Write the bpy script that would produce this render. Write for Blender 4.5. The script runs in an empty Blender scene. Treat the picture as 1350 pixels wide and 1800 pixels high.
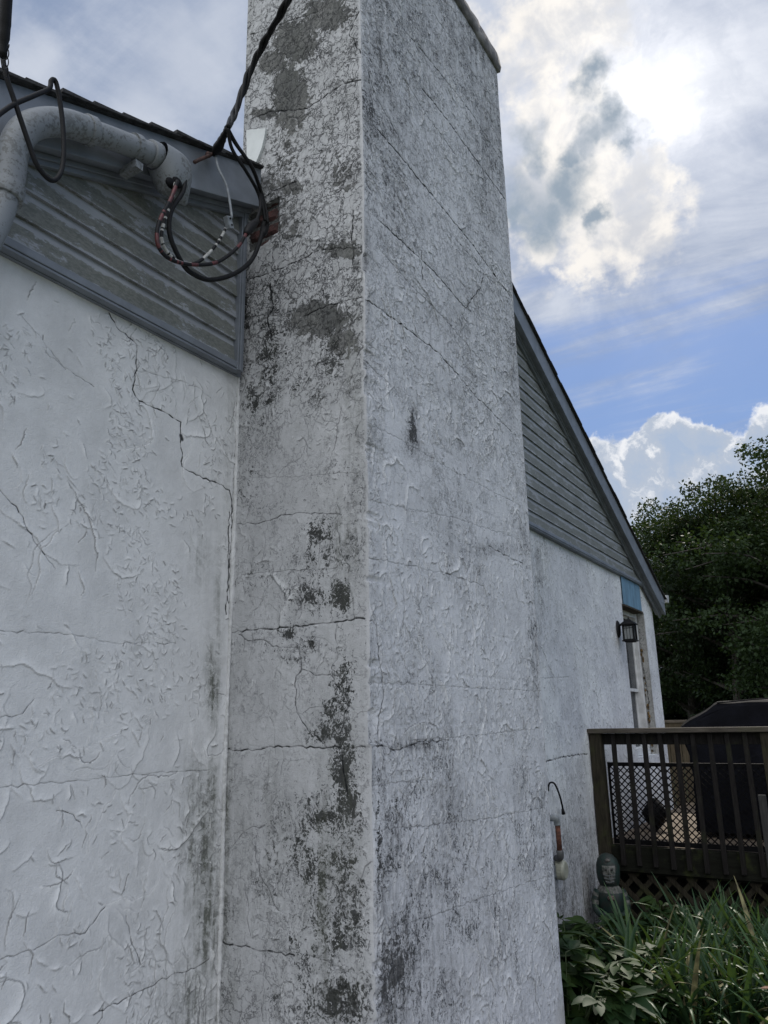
import bpy, math, random
import numpy as np
from mathutils import Vector, Matrix
S = bpy.context.scene
COL = S.collection
R = math.radians

# ------------------------------------------------------------------ camera
F, CX, CY = 1350.0, 675.0, 900.0           # photograph: 1350 x 1800, focal length in its pixels
_dx = np.array([1545 - CX, 1250 - CY, F]); _dx /= np.linalg.norm(_dx)
_a = 575 - CX
_u = np.array([_a, -(_a * (1545 - CX) + F * F) / (1250 - CY), F]); _u /= np.linalg.norm(_u)
_y = np.cross(_u, _dx)
AX, AY, AU = _dx, _y, _u                   # world axes seen from the camera (right, down, forward)
CAM = np.array([0.0, -2.2, 1.7])
cam = bpy.data.cameras.new("camera"); cam_o = bpy.data.objects.new("camera", cam); COL.objects.link(cam_o)
cam.sensor_fit = 'VERTICAL'; cam.sensor_height = 36.0; cam.sensor_width = 27.0; cam.lens = F / 1800 * 36
cam.clip_start = 0.05; cam.clip_end = 2000
cam_o.matrix_world = Matrix(((AX[0], -AX[1], -AX[2], CAM[0]), (AY[0], -AY[1], -AY[2], CAM[1]),
                             (AU[0], -AU[1], -AU[2], CAM[2]), (0, 0, 0, 1)))
S.camera = cam_o

def ray(px, py):
    v = np.array([px - CX, py - CY, F]); return np.array([v @ AX, v @ AY, v @ AU])
def onY(px, py, y):
    r = ray(px, py); return CAM + r * ((y - CAM[1]) / r[1])
def onX(px, py, x):
    r = ray(px, py); return CAM + r * ((x - CAM[0]) / r[0])
def onZ(px, py, z):
    r = ray(px, py); return CAM + r * ((z - CAM[2]) / r[2])
def proj(P):                               # world points (n,3) -> photograph pixels
    d = P - CAM; c = d[:, 0:1] * AX + d[:, 1:2] * AY + d[:, 2:3] * AU
    z = np.maximum(c[:, 2], 0.05); return CX + F * c[:, 0] / z, CY + F * c[:, 1] / z
def dirn(px, py):
    r = ray(px, py); return r / np.linalg.norm(r)

# ------------------------------------------------------------------ exposure
S.view_settings.view_transform = 'Standard'; S.view_settings.look = 'None'
S.view_settings.gamma = 1.0; S.view_settings.use_curve_mapping = False
S.view_settings.exposure = 0.60
S.render.engine = 'CYCLES'
S.cycles.max_bounces = 6

# ------------------------------------------------------------------ node helper
class G:
    def __init__(s, nt): s.nt = nt; s.n = nt.nodes; s.l = nt.links
    def _in(s, sock, v):
        if v is None: return
        if isinstance(v, bpy.types.NodeSocket): s.l.new(v, sock)
        else:
            if sock.type == 'RGBA' and not hasattr(v, '__len__'): v = (v, v, v, 1)
            if sock.type == 'RGBA' and len(v) == 3: v = (*v, 1)
            if sock.type == 'VECTOR' and not hasattr(v, '__len__'): v = (v, v, v)
            sock.default_value = v
    def m(s, op, a, b=None, c=None, clamp=False):
        n = s.n.new('ShaderNodeMath'); n.operation = op; n.use_clamp = clamp
        for i, v in enumerate((a, b, c)): s._in(n.inputs[i], v)
        return n.outputs[0]
    def vm(s, op, a, b=None, scale=None):
        n = s.n.new('ShaderNodeVectorMath'); n.operation = op
        s._in(n.inputs[0], a); s._in(n.inputs[1], b)
        if scale is not None: s._in(n.inputs['Scale'], scale)
        return n.outputs['Value'] if op in ('DOT_PRODUCT', 'LENGTH', 'DISTANCE') else n.outputs[0]
    def noise(s, vec, scale, detail=4, rough=0.55, dist=0.0, color=False):
        n = s.n.new('ShaderNodeTexNoise'); s._in(n.inputs['Vector'], vec)
        n.inputs['Scale'].default_value = scale; n.inputs['Detail'].default_value = detail
        n.inputs['Roughness'].default_value = rough; n.inputs['Distortion'].default_value = dist
        return n.outputs[1] if color else n.outputs[0]
    def vor(s, vec, scale, feature='DISTANCE_TO_EDGE', out=0, rnd=1.0):
        n = s.n.new('ShaderNodeTexVoronoi'); n.feature = feature; s._in(n.inputs['Vector'], vec)
        n.inputs['Scale'].default_value = scale; n.inputs['Randomness'].default_value = rnd
        return n.outputs[out]
    def ss(s, x, lo, hi, a=0.0, b=1.0):    # smoothstep from lo to hi
        n = s.n.new('ShaderNodeMapRange'); n.interpolation_type = 'SMOOTHSTEP'; s._in(n.inputs[0], x)
        s._in(n.inputs[1], lo); s._in(n.inputs[2], hi); s._in(n.inputs[3], a); s._in(n.inputs[4], b)
        return n.outputs[0]
    def mix(s, f, a, b, blend='MIX'):
        n = s.n.new('ShaderNodeMix'); n.data_type = 'RGBA'; n.blend_type = blend
        s._in(n.inputs[0], f); s._in(n.inputs[6], a); s._in(n.inputs[7], b); return n.outputs[2]
    def ramp(s, f, stops):
        n = s.n.new('ShaderNodeValToRGB'); e = n.color_ramp.elements
        while len(e) < len(stops): e.new(0.5)
        for k, (p, c) in enumerate(stops):
            e[k].position = p; e[k].color = (*c, 1) if hasattr(c, '__len__') else (c, c, c, 1)
        s._in(n.inputs[0], f); return n.outputs[0]
    def map(s, vec, scale=(1, 1, 1), loc=(0, 0, 0), rot=(0, 0, 0)):
        n = s.n.new('ShaderNodeMapping'); s._in(n.inputs[0], vec); n.inputs['Scale'].default_value = scale
        n.inputs['Location'].default_value = loc; n.inputs['Rotation'].default_value = rot; return n.outputs[0]
    def attr(s, name):
        n = s.n.new('ShaderNodeAttribute'); n.attribute_name = name; return n.outputs['Fac']
    def obj(s):
        return s.n.new('ShaderNodeTexCoord').outputs['Object']
    def bump(s, h, dist=0.003, strength=1.0, normal=None):
        n = s.n.new('ShaderNodeBump'); n.inputs['Distance'].default_value = dist
        n.inputs['Strength'].default_value = strength; s._in(n.inputs['Height'], h); s._in(n.inputs['Normal'], normal)
        return n.outputs[0]

# ------------------------------------------------------------------ world: sun behind broken cloud
SUN = dirn(1145, 165); SUN_EL = math.asin(SUN[2]); SUN_AZ = math.atan2(SUN[1], SUN[0])
w = bpy.data.worlds.new("World"); S.world = w; w.use_nodes = True
g = G(w.node_tree); w.node_tree.nodes.clear()
gen = g.n.new('ShaderNodeTexCoord').outputs['Generated']
sky = g.n.new('ShaderNodeTexSky'); sky.sky_type = 'NISHITA'; sky.sun_disc = False
sky.sun_elevation = SUN_EL; sky.sun_rotation = math.pi / 2 - SUN_AZ
sky.air_density = 1.3; sky.dust_density = 0.4; sky.ozone_density = 2.0
sky_c = g.vm('SCALE', sky.outputs[0], scale=0.10)
# wind-drawn cloud coordinates: the view direction cast onto a cloud ceiling
sep = g.n.new('ShaderNodeSeparateXYZ'); g.l.new(gen, sep.inputs[0])
inv = g.m('DIVIDE', 1.0, g.m('ADD', g.m('MAXIMUM', sep.outputs[2], 0.0), 0.12))
ceil_v = g.vm('SCALE', gen, scale=inv)
wcol = g.vm('SUBTRACT', g.noise(gen, 9, 5, 0.6, color=True), (0.5, 0.5, 0.5))
wfine = g.vm('SUBTRACT', g.noise(gen, 34, 6, 0.62, color=True), (0.5, 0.5, 0.5))
dw = g.vm('ADD', g.vm('ADD', gen, g.vm('SCALE', wcol, scale=0.19)), g.vm('SCALE', wfine, scale=0.10))
dsoft = g.vm('ADD', gen, g.vm('SCALE', wcol, scale=0.10))
def blob(px, py, r, vec=None):             # 1 in the middle, 0 at r pixels' worth of angle, negative beyond
    d = tuple(dirn(px, py))
    dist = g.vm('DISTANCE', vec if vec is not None else dw, d)
    return g.m('SUBTRACT', 1.0, g.m('DIVIDE', dist, r / 1500.0))
def union(lst, vec=None):
    o = None
    for b in lst:
        x = blob(*b, vec); o = x if o is None else g.m('SMOOTH_MAX', o, x, 0.15)
    return o
sd = g.vm('DISTANCE', gen, tuple(SUN))
sdw = g.vm('DISTANCE', dsoft, tuple(SUN))
sdn = g.m('ADD', sdw, g.m('MULTIPLY', g.m('SUBTRACT', g.noise(gen, 10, 6, 0.62), 0.5), 0.07))
glow = g.m('ADD', g.m('MULTIPLY', g.m('EXPONENT', g.m('MULTIPLY', g.m('POWER', g.m('DIVIDE', g.m('MAXIMUM', sdn, 0.0), 0.058), 1.5), -1.0)), 0.62),
           g.m('MULTIPLY', g.m('EXPONENT', g.m('DIVIDE', sd, -0.12)), 0.46))
glow = g.m('MULTIPLY', glow, g.ss(g.noise(dsoft, 7, 7, 0.65, 0.4), 0.33, 0.62, 0.62, 1.12))
# thin high veil
n_big = g.noise(g.map(ceil_v, (1, 1.6, 1), rot=(0, 0, 0.5)), 1.5, 7, 0.58, 0.5)
n_str = g.noise(g.map(ceil_v, (2.6, 0.45, 1), rot=(0, 0, -0.30)), 2.6, 8, 0.64, 0.5)
elev = sep.outputs[2]
veil_f = g.m('ADD', g.m('MULTIPLY', n_big, 0.40), g.m('MULTIPLY', n_str, 0.60))
thr = g.m('ADD', g.ss(elev, 0.38, 0.56, 0.03, 0.32), g.m('MULTIPLY', g.ss(g.m('MULTIPLY', sep.outputs[1], 1.0), 0.28, 0.6), 0.3))
veil_m = g.ss(g.m('ADD', veil_f, thr), 0.47, 0.76, 0.04, 0.97)
veil_l = g.ss(g.m('ADD', g.m('MULTIPLY', g.noise(g.map(ceil_v, loc=(3, 1, 0)), 3.0, 8, 0.62, 0.5), 0.7), g.m('MULTIPLY', n_str, 0.3)), 0.36, 0.66, 0.12, 0.82)
veil_c = g.mix(veil_l, (0.20, 0.27, 0.42), (0.62, 0.66, 0.74))
veil_c = g.vm('ADD', veil_c, g.vm('SCALE', (1.0, 0.93, 0.82), scale=glow))
c = g.mix(veil_m, g.vm('ADD', g.mix(0.72, sky_c, (0.10, 0.22, 0.54)), g.vm('SCALE', (1.0, 0.97, 0.9), scale=g.m('MULTIPLY', glow, 0.6))), veil_c)
# brighter patches of cloud at the left
ub = union([(330, 120, 130), (250, 200, 110), (60, 120, 60), (400, 60, 90)], dsoft)
c = g.mix(g.ss(ub, 0.0, 0.9, 0, 0.55), c, (0.60, 0.64, 0.72))
# warm sunlit cloud around the sun
n_c = g.noise(gen, 16, 8, 0.6, 0.3)
cr = union([(1000, 60, 120), (930, 40, 90), (960, 160, 70), (1000, 250, 110), (940, 300, 80), (1060, 340, 100), (1100, 430, 85), (1050, 455, 60),
            (1120, 300, 60), (930, 420, 70), (1060, 60, 60)])
crm = g.ss(g.m('ADD', cr, g.m('MULTIPLY', g.m('SUBTRACT', n_str, 0.5), 0.9)), -0.25, 0.65, 0, 0.85)
crc = g.mix(g.ss(n_c, 0.36, 0.62), (0.60, 0.61, 0.64), (0.95, 0.90, 0.83))
crc = g.vm('ADD', crc, g.vm('SCALE', (1, .98, .94), scale=g.m('MULTIPLY', glow, 0.35)))
c = g.mix(crm, c, crc)
# dark wisps in front
dk = union([(1045, 160, 34), (1085, 225, 40), (1045, 245, 34), (1115, 235, 26), (1000, 320, 55), (930, 250, 40), (950, 370, 65), (905, 350, 50), (1050, 370, 26), (1010, 270, 30)], g.vm('ADD', dsoft, g.vm('SCALE', wfine, scale=0.035)))
dkm = g.ss(dk, -0.35, 0.75, 0, 0.95)
c = g.mix(g.m('MULTIPLY', dkm, g.ss(n_c, 0.25, 0.55, 0.45, 1.0)), c, (0.27, 0.34, 0.42))
# heaped cloud low in the sky
wc2 = g.vm('SUBTRACT', g.noise(gen, 20, 6, 0.6, color=True), (0.5, 0.5, 0.5))
dcum = g.vm('ADD', gen, g.vm('SCALE', wc2, scale=0.075))
cum = union([(1180, 800, 82), (1120, 825, 75), (1060, 850, 90), (1245, 790, 58), (1290, 830, 62), (1010, 870, 90), (1150, 900, 130), (1060, 930, 120),
             (1345, 800, 70), (1400, 790, 90), (1500, 840, 130), (1280, 930, 160), (1400, 960, 180), (930, 900, 120)], dcum)
cumm = g.ss(cum, 0.0, 0.16)
n_cum = g.noise(gen, 26, 6, 0.55, 0.4)
cuml = g.m('ADD', g.m('MULTIPLY', cum, 0.75), g.m('MULTIPLY', g.m('SUBTRACT', g.noise(dcum, 17, 7, 0.6, 0.3), 0.47), 1.9))
cumc = g.ramp(cuml, [(0.0, (0.85, 0.86, 0.88)), (0.18, (0.78, 0.80, 0.84)), (0.36, (0.45, 0.51, 0.61)), (0.75, (0.38, 0.47, 0.62))])
c = g.mix(cumm, c, cumc)
# whiteness at the horizon
c = g.mix(g.ss(elev, -0.02, 0.16, 0.6, 0.0), c, (0.50, 0.58, 0.68))
c = g.vm('SCALE', c, scale=0.71)
# unseen overcast behind the camera, brightened to light the shaded walls
back = g.ss(sep.outputs[0], 0.1, -0.6)
c = g.mix(g.m('MULTIPLY', back, 0.85), c, g.vm('SCALE', (0.96, 0.98, 1.02), scale=g.m('MULTIPLY', g.ss(elev, -0.05, 0.75, 0.42, 2.1), g.m('ADD', 0.60, g.m('MULTIPLY', n_big, 0.6)))))
bg = g.n.new('ShaderNodeBackground'); bg.inputs[1].default_value = 1.0; g.l.new(c, bg.inputs[0])
out = g.n.new('ShaderNodeOutputWorld'); g.l.new(bg.outputs[0], out.inputs[0])

sun = bpy.data.lights.new("sun", 'SUN'); sun.energy = 2.4; sun.angle = R(1.5); sun.color = (1.0, 0.93, 0.82)
sun_o = bpy.data.objects.new("sun", sun); COL.objects.link(sun_o)
sun_o.rotation_euler = Vector(tuple(SUN)).to_track_quat('Z', 'Y').to_euler()

# ------------------------------------------------------------------ mesh helpers
class MB:
    def __init__(s): s.v = []; s.f = []; s.mi = []
    def add(s, vs, fs, mi=0):
        b = len(s.v); s.v += [tuple(p) for p in vs]; s.f += [tuple(i + b for i in f) for f in fs]; s.mi += [mi] * len(fs); return s
    def box(s, lo, hi, mi=0, M=None):
        (a, b, c), (d, e, f) = lo, hi
        vs = [Vector(p) for p in ((a, b, c), (d, b, c), (d, e, c), (a, e, c), (a, b, f), (d, b, f), (d, e, f), (a, e, f))]
        if M is not None: vs = [M @ p for p in vs]
        return s.add(vs, [(0, 3, 2, 1), (4, 5, 6, 7), (0, 1, 5, 4), (1, 2, 6, 5), (2, 3, 7, 6), (3, 0, 4, 7)], mi)
    def bar(s, p, q, wd, th, up=(0, 0, 1), mi=0):   # rectangular bar from p to q
        p = Vector(p); q = Vector(q); d = (q - p).normalized(); u = Vector(up); sd = d.cross(u).normalized(); u = sd.cross(d)
        vs = []
        for o in (p, q):
            for a, b in ((-1, -1), (1, -1), (1, 1), (-1, 1)): vs.append(o + sd * a * wd / 2 + u * b * th / 2)
        return s.add(vs, [(0, 1, 2, 3), (7, 6, 5, 4), (0, 4, 5, 1), (1, 5, 6, 2), (2, 6, 7, 3), (3, 7, 4, 0)], mi)
    def tube(s, pts, rad, n=10, mi=None, cap=True):
        P = [Vector(tuple(p)) for p in pts]; k = len(P); rr = rad if hasattr(rad, '__len__') else [rad] * k
        T = [(P[min(i + 1, k - 1)] - P[max(i - 1, 0)]).normalized() for i in range(k)]
        a = T[0].orthogonal().normalized(); b0 = len(s.v); vs = []
        for i in range(k):
            a = (a - T[i] * a.dot(T[i])).normalized(); b = T[i].cross(a)
            for j in range(n):
                t = 2 * math.pi * j / n; vs.append(P[i] + (a * math.cos(t) + b * math.sin(t)) * rr[i])
        fs = []; ms = []
        for i in range(k - 1):
            for j in range(n):
                j2 = (j + 1) % n; fs.append((i * n + j, i * n + j2, (i + 1) * n + j2, (i + 1) * n + j))
                ms.append(mi(i) if callable(mi) else (mi or 0))
        if cap:
            fs.append(tuple(range(n))[::-1]); fs.append(tuple(range((k - 1) * n, k * n))); ms += [ms[0], ms[-1]] if ms else [0, 0]
        s.v += [tuple(p) for p in vs]; s.f += [tuple(i + b0 for i in f) for f in fs]; s.mi += ms; return s
    def prism(s, poly, d, mi=0):           # planar polygon (3-D points) pushed along d
        n = len(poly); d = Vector(d); a = [Vector(tuple(p)) for p in poly]; vs = a + [p + d for p in a]
        return s.add(vs, [tuple(range(n))[::-1], tuple(range(n, 2 * n))] + [(i, (i + 1) % n, n + (i + 1) % n, n + i) for i in range(n)], mi)
    def ell(s, c, r, nu=16, nv=10, mi=0, M=None):
        vs = []; fs = []
        for i in range(nv + 1):
            th = math.pi * i / nv
            for j in range(nu):
                ph = 2 * math.pi * j / nu; p = Vector((r[0] * math.sin(th) * math.cos(ph), r[1] * math.sin(th) * math.sin(ph), r[2] * math.cos(th)))
                if M is not None: p = M @ p
                vs.append(Vector(c) + p)
        for i in range(nv):
            for j in range(nu): fs.append((i * nu + j, (i + 1) * nu + j, (i + 1) * nu + (j + 1) % nu, i * nu + (j + 1) % nu))
        return s.add(vs, fs, mi)
    def build(s, name, mats, parent=None, smooth=False, label=None, bevel=0.0):
        off = Vector((0, 0, 0)); p = parent
        while p is not None: off += p.location; p = p.parent
        me = bpy.data.meshes.new(name)
        me.from_pydata([tuple(Vector(v) - off) for v in s.v], [], s.f)
        mats = mats if isinstance(mats, (list, tuple)) else [mats]
        for m_ in mats: me.materials.append(m_)
        if len(mats) > 1: me.polygons.foreach_set('material_index', s.mi)
        if smooth: me.polygons.foreach_set('use_smooth', [True] * len(me.polygons))
        me.update()
        o = bpy.data.objects.new(name, me); COL.objects.link(o); o.parent = parent
        if label: o['label'] = label
        if bevel:
            b = o.modifiers.new('bevel', 'BEVEL'); b.width = bevel; b.segments = 2; b.limit_method = 'ANGLE'; b.angle_limit = R(40)
        return o

def tag(o, label=None, cat=None, group=None, kind=None):
    if label: o['label'] = label
    if cat: o['category'] = cat
    if group: o['group'] = group
    if kind: o['kind'] = kind
    return o
def thing(name, label, cat, loc=(0, 0, 0), group=None):
    o = bpy.data.objects.new(name, None); COL.objects.link(o); o.location = loc; o.empty_display_size = 0.1
    return tag(o, label, cat, group)
def copy_tree(o, parent=None):
    c_ = o.copy(); COL.objects.link(c_)
    if parent is not None: c_.parent = parent
    for ch in list(o.children): copy_tree(ch, c_)
    return c_
def catmull(P, n=8):
    P = [np.array(p, float) for p in P]; P = [2 * P[0] - P[1]] + P + [2 * P[-1] - P[-2]]; o = []
    for i in range(1, len(P) - 2):
        for k in range(n):
            t = k / n; a, b, c_, d = P[i - 1:i + 3]
            o.append(0.5 * (2 * b + (c_ - a) * t + (2 * a - 5 * b + 4 * c_ - d) * t * t + (3 * b - a - 3 * c_ + d) * t ** 3))
    o.append(P[-2]); return o

# ------------------------------------------------------------------ numpy noise
_lat = {}
def vn(x, y, seed):
    L = _lat.setdefault(seed, np.random.RandomState(seed).rand(256, 256).astype(np.float32))
    xi = np.floor(x).astype(np.int64); yi = np.floor(y).astype(np.int64); xf = x - xi; yf = y - yi
    xf = xf * xf * xf * (xf * (xf * 6 - 15) + 10); yf = yf * yf * yf * (yf * (yf * 6 - 15) + 10)
    a = L[xi & 255, yi & 255]; b = L[(xi + 1) & 255, yi & 255]; c_ = L[xi & 255, (yi + 1) & 255]; d = L[(xi + 1) & 255, (yi + 1) & 255]
    return (a * (1 - xf) + b * xf) * (1 - yf) + (c_ * (1 - xf) + d * xf) * yf
def fbm(u, v, fu, fv, oct=4, seed=0, rough=0.5):
    t = 0; a = 1; s_ = 0
    for o in range(oct):
        t = t + a * vn(u * fu * 2 ** o + 17.3 * o + seed, v * fv * 2 ** o + 9.1 * o, seed + o); s_ += a; a *= rough
    return t / s_
def sst(x, a, b):
    t = np.clip((x - a) / (b - a), 0, 1); return t * t * (3 - 2 * t)
def gblob(px, py, lst):
    t = np.zeros_like(px)
    for (x, y, rx, ry, k) in lst: t = np.maximum(t, k * np.exp(-((px - x) / rx) ** 2 - ((py - y) / ry) ** 2))
    return t
def ledges(u, v, fu, fv, k, seed, warp=0.08):  # one-sided trowel ledges
    wu = u + warp * (fbm(u, v, 7, 7, 4, seed + 50) - .5); wv = v + warp * (fbm(u, v, 7, 7, 4, seed + 60) - .5)
    n = fbm(wu, wv, fu, fv, 4, seed, 0.55) * k; t = n - np.floor(n); return t ** 2 * (1 - sst(t, 0.93, 1.0))

def strokes(uu, vv, sets, seed):
    # trowel burrs: short wandering ridges, steep on one side and feathered on the other
    nu, nv = uu.shape; u0, u1, v0, v1 = uu[0, 0], uu[-1, 0], vv[0, 0], vv[0, -1]; su = (u1 - u0) / (nu - 1); sv = (v1 - v0) / (nv - 1)
    h = np.zeros((nu, nv)); ed = np.zeros((nu, nv)); rs = np.random.RandomState(seed)
    for (n, l0, l1, H0, H1, feather, ang, spread, dens) in sets:
        for _ in range(n):
            u = rs.uniform(u0, u1); v = rs.uniform(v0, v1)
            if dens is not None and rs.rand() > dens(u, v): continue
            L = l0 * (l1 / l0) ** rs.rand(); a = (ang(u, v) if callable(ang) else ang) + rs.normal() * spread; step = .007 if L < .05 else .012; k = max(2, int(L / step)); H = rs.uniform(H0, H1); side = 1 if rs.rand() < .75 else -1; dk = rs.uniform(.25, 1)
            p = np.array([u, v]); cv = rs.normal() * .10
            for i in range(k):
                a += cv * .5 + rs.normal() * .34; q = p + step * np.array([math.cos(a), math.sin(a)]); m_ = H * (.35 + .65 * math.sin(math.pi * (i + .7) / (k + .4))) * rs.uniform(.65, 1.15)
                w_ = feather * 2.2; i0 = max(0, int((min(p[0], q[0]) - w_ - u0) / su)); i1 = min(nu, int((max(p[0], q[0]) + w_ - u0) / su) + 2); j0 = max(0, int((min(p[1], q[1]) - w_ - v0) / sv)); j1 = min(nv, int((max(p[1], q[1]) + w_ - v0) / sv) + 2)
                if i1 > i0 and j1 > j0:
                    U_ = uu[i0:i1, j0:j1]; V_ = vv[i0:i1, j0:j1]; d = q - p; t = np.clip(((U_ - p[0]) * d[0] + (V_ - p[1]) * d[1]) / (d @ d), 0, 1)
                    x = U_ - p[0] - t * d[0]; y = V_ - p[1] - t * d[1]; r = np.hypot(x, y); sg = (x * -d[1] + y * d[0]) * side
                    pr = np.where(sg > 0, np.exp(-(r / feather) ** 1.2), np.exp(-(r / .0026) ** 2)) * m_
                    h[i0:i1, j0:j1] = np.maximum(h[i0:i1, j0:j1], pr)
                    e_ = np.exp(-((r - .0020) / .0022) ** 2) * (sg <= 0) * min(1, dk * 1.3) * min(1, m_ / .0022); ed[i0:i1, j0:j1] = np.maximum(ed[i0:i1, j0:j1], e_)
                p = q
    return h, ed

def relief(name, P0, U, V, N, u0, u1, v0, v1, step, fn, cracks, mat, parent, hole=None, label=None):
    nu = int(round((u1 - u0) / step)) + 1; nv = int(round((v1 - v0) / step)) + 1
    uu, vv = np.meshgrid(np.linspace(u0, u1, nu), np.linspace(v0, v1, nv), indexing='ij')
    P0, U, V, N = (np.array(a, float) for a in (P0, U, V, N))
    base = P0 + uu[..., None] * U + vv[..., None] * V
    px, py = proj(base.reshape(-1, 3)); px = px.reshape(nu, nv); py = py.reshape(nu, nv)
    h, at = fn(uu, vv, px, py)
    cd = np.full((nu, nv), 60.0); cs = np.ones((nu, nv))
    rs = np.random.RandomState(5)
    for poly, wdt in cracks:                   # polylines already in (u, v)
        pts = []
        for a, b in zip(poly[:-1], poly[1:]):
            a = np.array(a); b = np.array(b); L = np.linalg.norm(b - a); k = max(1, int(L / 0.018)); d = (b - a) / max(L, 1e-6)
            for i in range(k):
                j = 0 if i == 0 else rs.uniform(-1, 1) * 0.005
                pts.append(a + (b - a) * i / k + np.array([-d[1], d[0]]) * j)
        pts.append(np.array(poly[-1]))
        for q, (a, b) in enumerate(zip(pts[:-1], pts[1:])):
            wl = wdt * (0.55 + 0.9 * rs.rand()); st_ = min(1.0, max(.18, .8 * (wl / (.42 * step)) ** 1.3)); wl = max(wl, .42 * step)
            lo = np.minimum(a, b) - 0.05; hi = np.maximum(a, b) + 0.05
            i0 = max(0, int((lo[0] - u0) / (u1 - u0) * (nu - 1))); i1 = min(nu, int((hi[0] - u0) / (u1 - u0) * (nu - 1)) + 2)
            j0 = max(0, int((lo[1] - v0) / (v1 - v0) * (nv - 1))); j1 = min(nv, int((hi[1] - v0) / (v1 - v0) * (nv - 1)) + 2)
            if i1 <= i0 or j1 <= j0: continue
            su = uu[i0:i1, j0:j1]; sv = vv[i0:i1, j0:j1]; ab = b - a; t = np.clip(((su - a[0]) * ab[0] + (sv - a[1]) * ab[1]) / max(ab @ ab, 1e-9), 0, 1)
            d = np.hypot(su - a[0] - t * ab[0], sv - a[1] - t * ab[1]) / wl
            near = d < cd[i0:i1, j0:j1]; cs[i0:i1, j0:j1] = np.where(near, st_, cs[i0:i1, j0:j1]); cd[i0:i1, j0:j1] = np.minimum(cd[i0:i1, j0:j1], d)
    at['crs'] = cs; at['crk'] = cd                              # distance to the crack in crack half-widths
    h = h - 0.0022 * np.exp(-(cd / 2.2) ** 2) * (cd < 40) * cs
    co = base + h[..., None] * N
    if 'du' in at: co += at.pop('du')[..., None] * U
    co = co.reshape(-1, 3)
    idx = np.arange(nu * nv).reshape(nu, nv)
    q = np.stack([idx[:-1, :-1], idx[1:, :-1], idx[1:, 1:], idx[:-1, 1:]], -1).reshape(-1, 4)
    if np.dot(np.cross(U, V), N) < 0: q = q[:, ::-1]
    if hole is not None:
        cu = (uu[:-1, :-1] + uu[1:, 1:]).ravel() / 2; cv = (vv[:-1, :-1] + vv[1:, 1:]).ravel() / 2; q = q[~hole(cu, cv)]
    me = bpy.data.meshes.new(name)
    me.vertices.add(len(co)); me.vertices.foreach_set('co', co.astype(np.float32).ravel())
    me.loops.add(q.size); me.loops.foreach_set('vertex_index', q.astype(np.int32).ravel())
    me.polygons.add(len(q)); me.polygons.foreach_set('loop_start', np.arange(0, q.size, 4, dtype=np.int32)); me.polygons.foreach_set('loop_total', np.full(len(q), 4, dtype=np.int32))
    me.polygons.foreach_set('use_smooth', np.ones(len(q), dtype=bool))
    me.update(calc_edges=True)
    for k, a in at.items():
        A = me.attributes.new(k, 'FLOAT', 'POINT'); A.data.foreach_set('value', a.astype(np.float32).ravel())
    me.materials.append(mat)
    o = bpy.data.objects.new(name, me); COL.objects.link(o); o.parent = parent
    if label: o['label'] = label
    return o

# ------------------------------------------------------------------ materials
def newmat(name):
    m_ = bpy.data.materials.new(name); m_.use_nodes = True; nt = m_.node_tree; b = nt.nodes['Principled BSDF']; return m_, G(nt), b
def simple(name, col, rough=0.6, var=0.15, scale=12, bump=0.0, bscale=60, metal=0.0, spec=0.5, col2=None, stretch=(1, 1, 1)):
    m_, g, b = newmat(name); v = g.map(g.obj(), stretch)
    n = g.noise(v, scale, 6, 0.6); c2 = col2 or tuple(x * (1 - 2 * var) for x in col)
    g._in(b.inputs['Base Color'], g.mix(g.ss(n, 0.35, 0.65), tuple(min(1, x * (1 + var)) for x in col), c2))
    b.inputs['Roughness'].default_value = rough; b.inputs['Metallic'].default_value = metal; b.inputs['Specular IOR Level'].default_value = spec
    if bump: g._in(b.inputs['Normal'], g.bump(g.noise(v, bscale, 5, 0.6), bump))
    return m_

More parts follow.
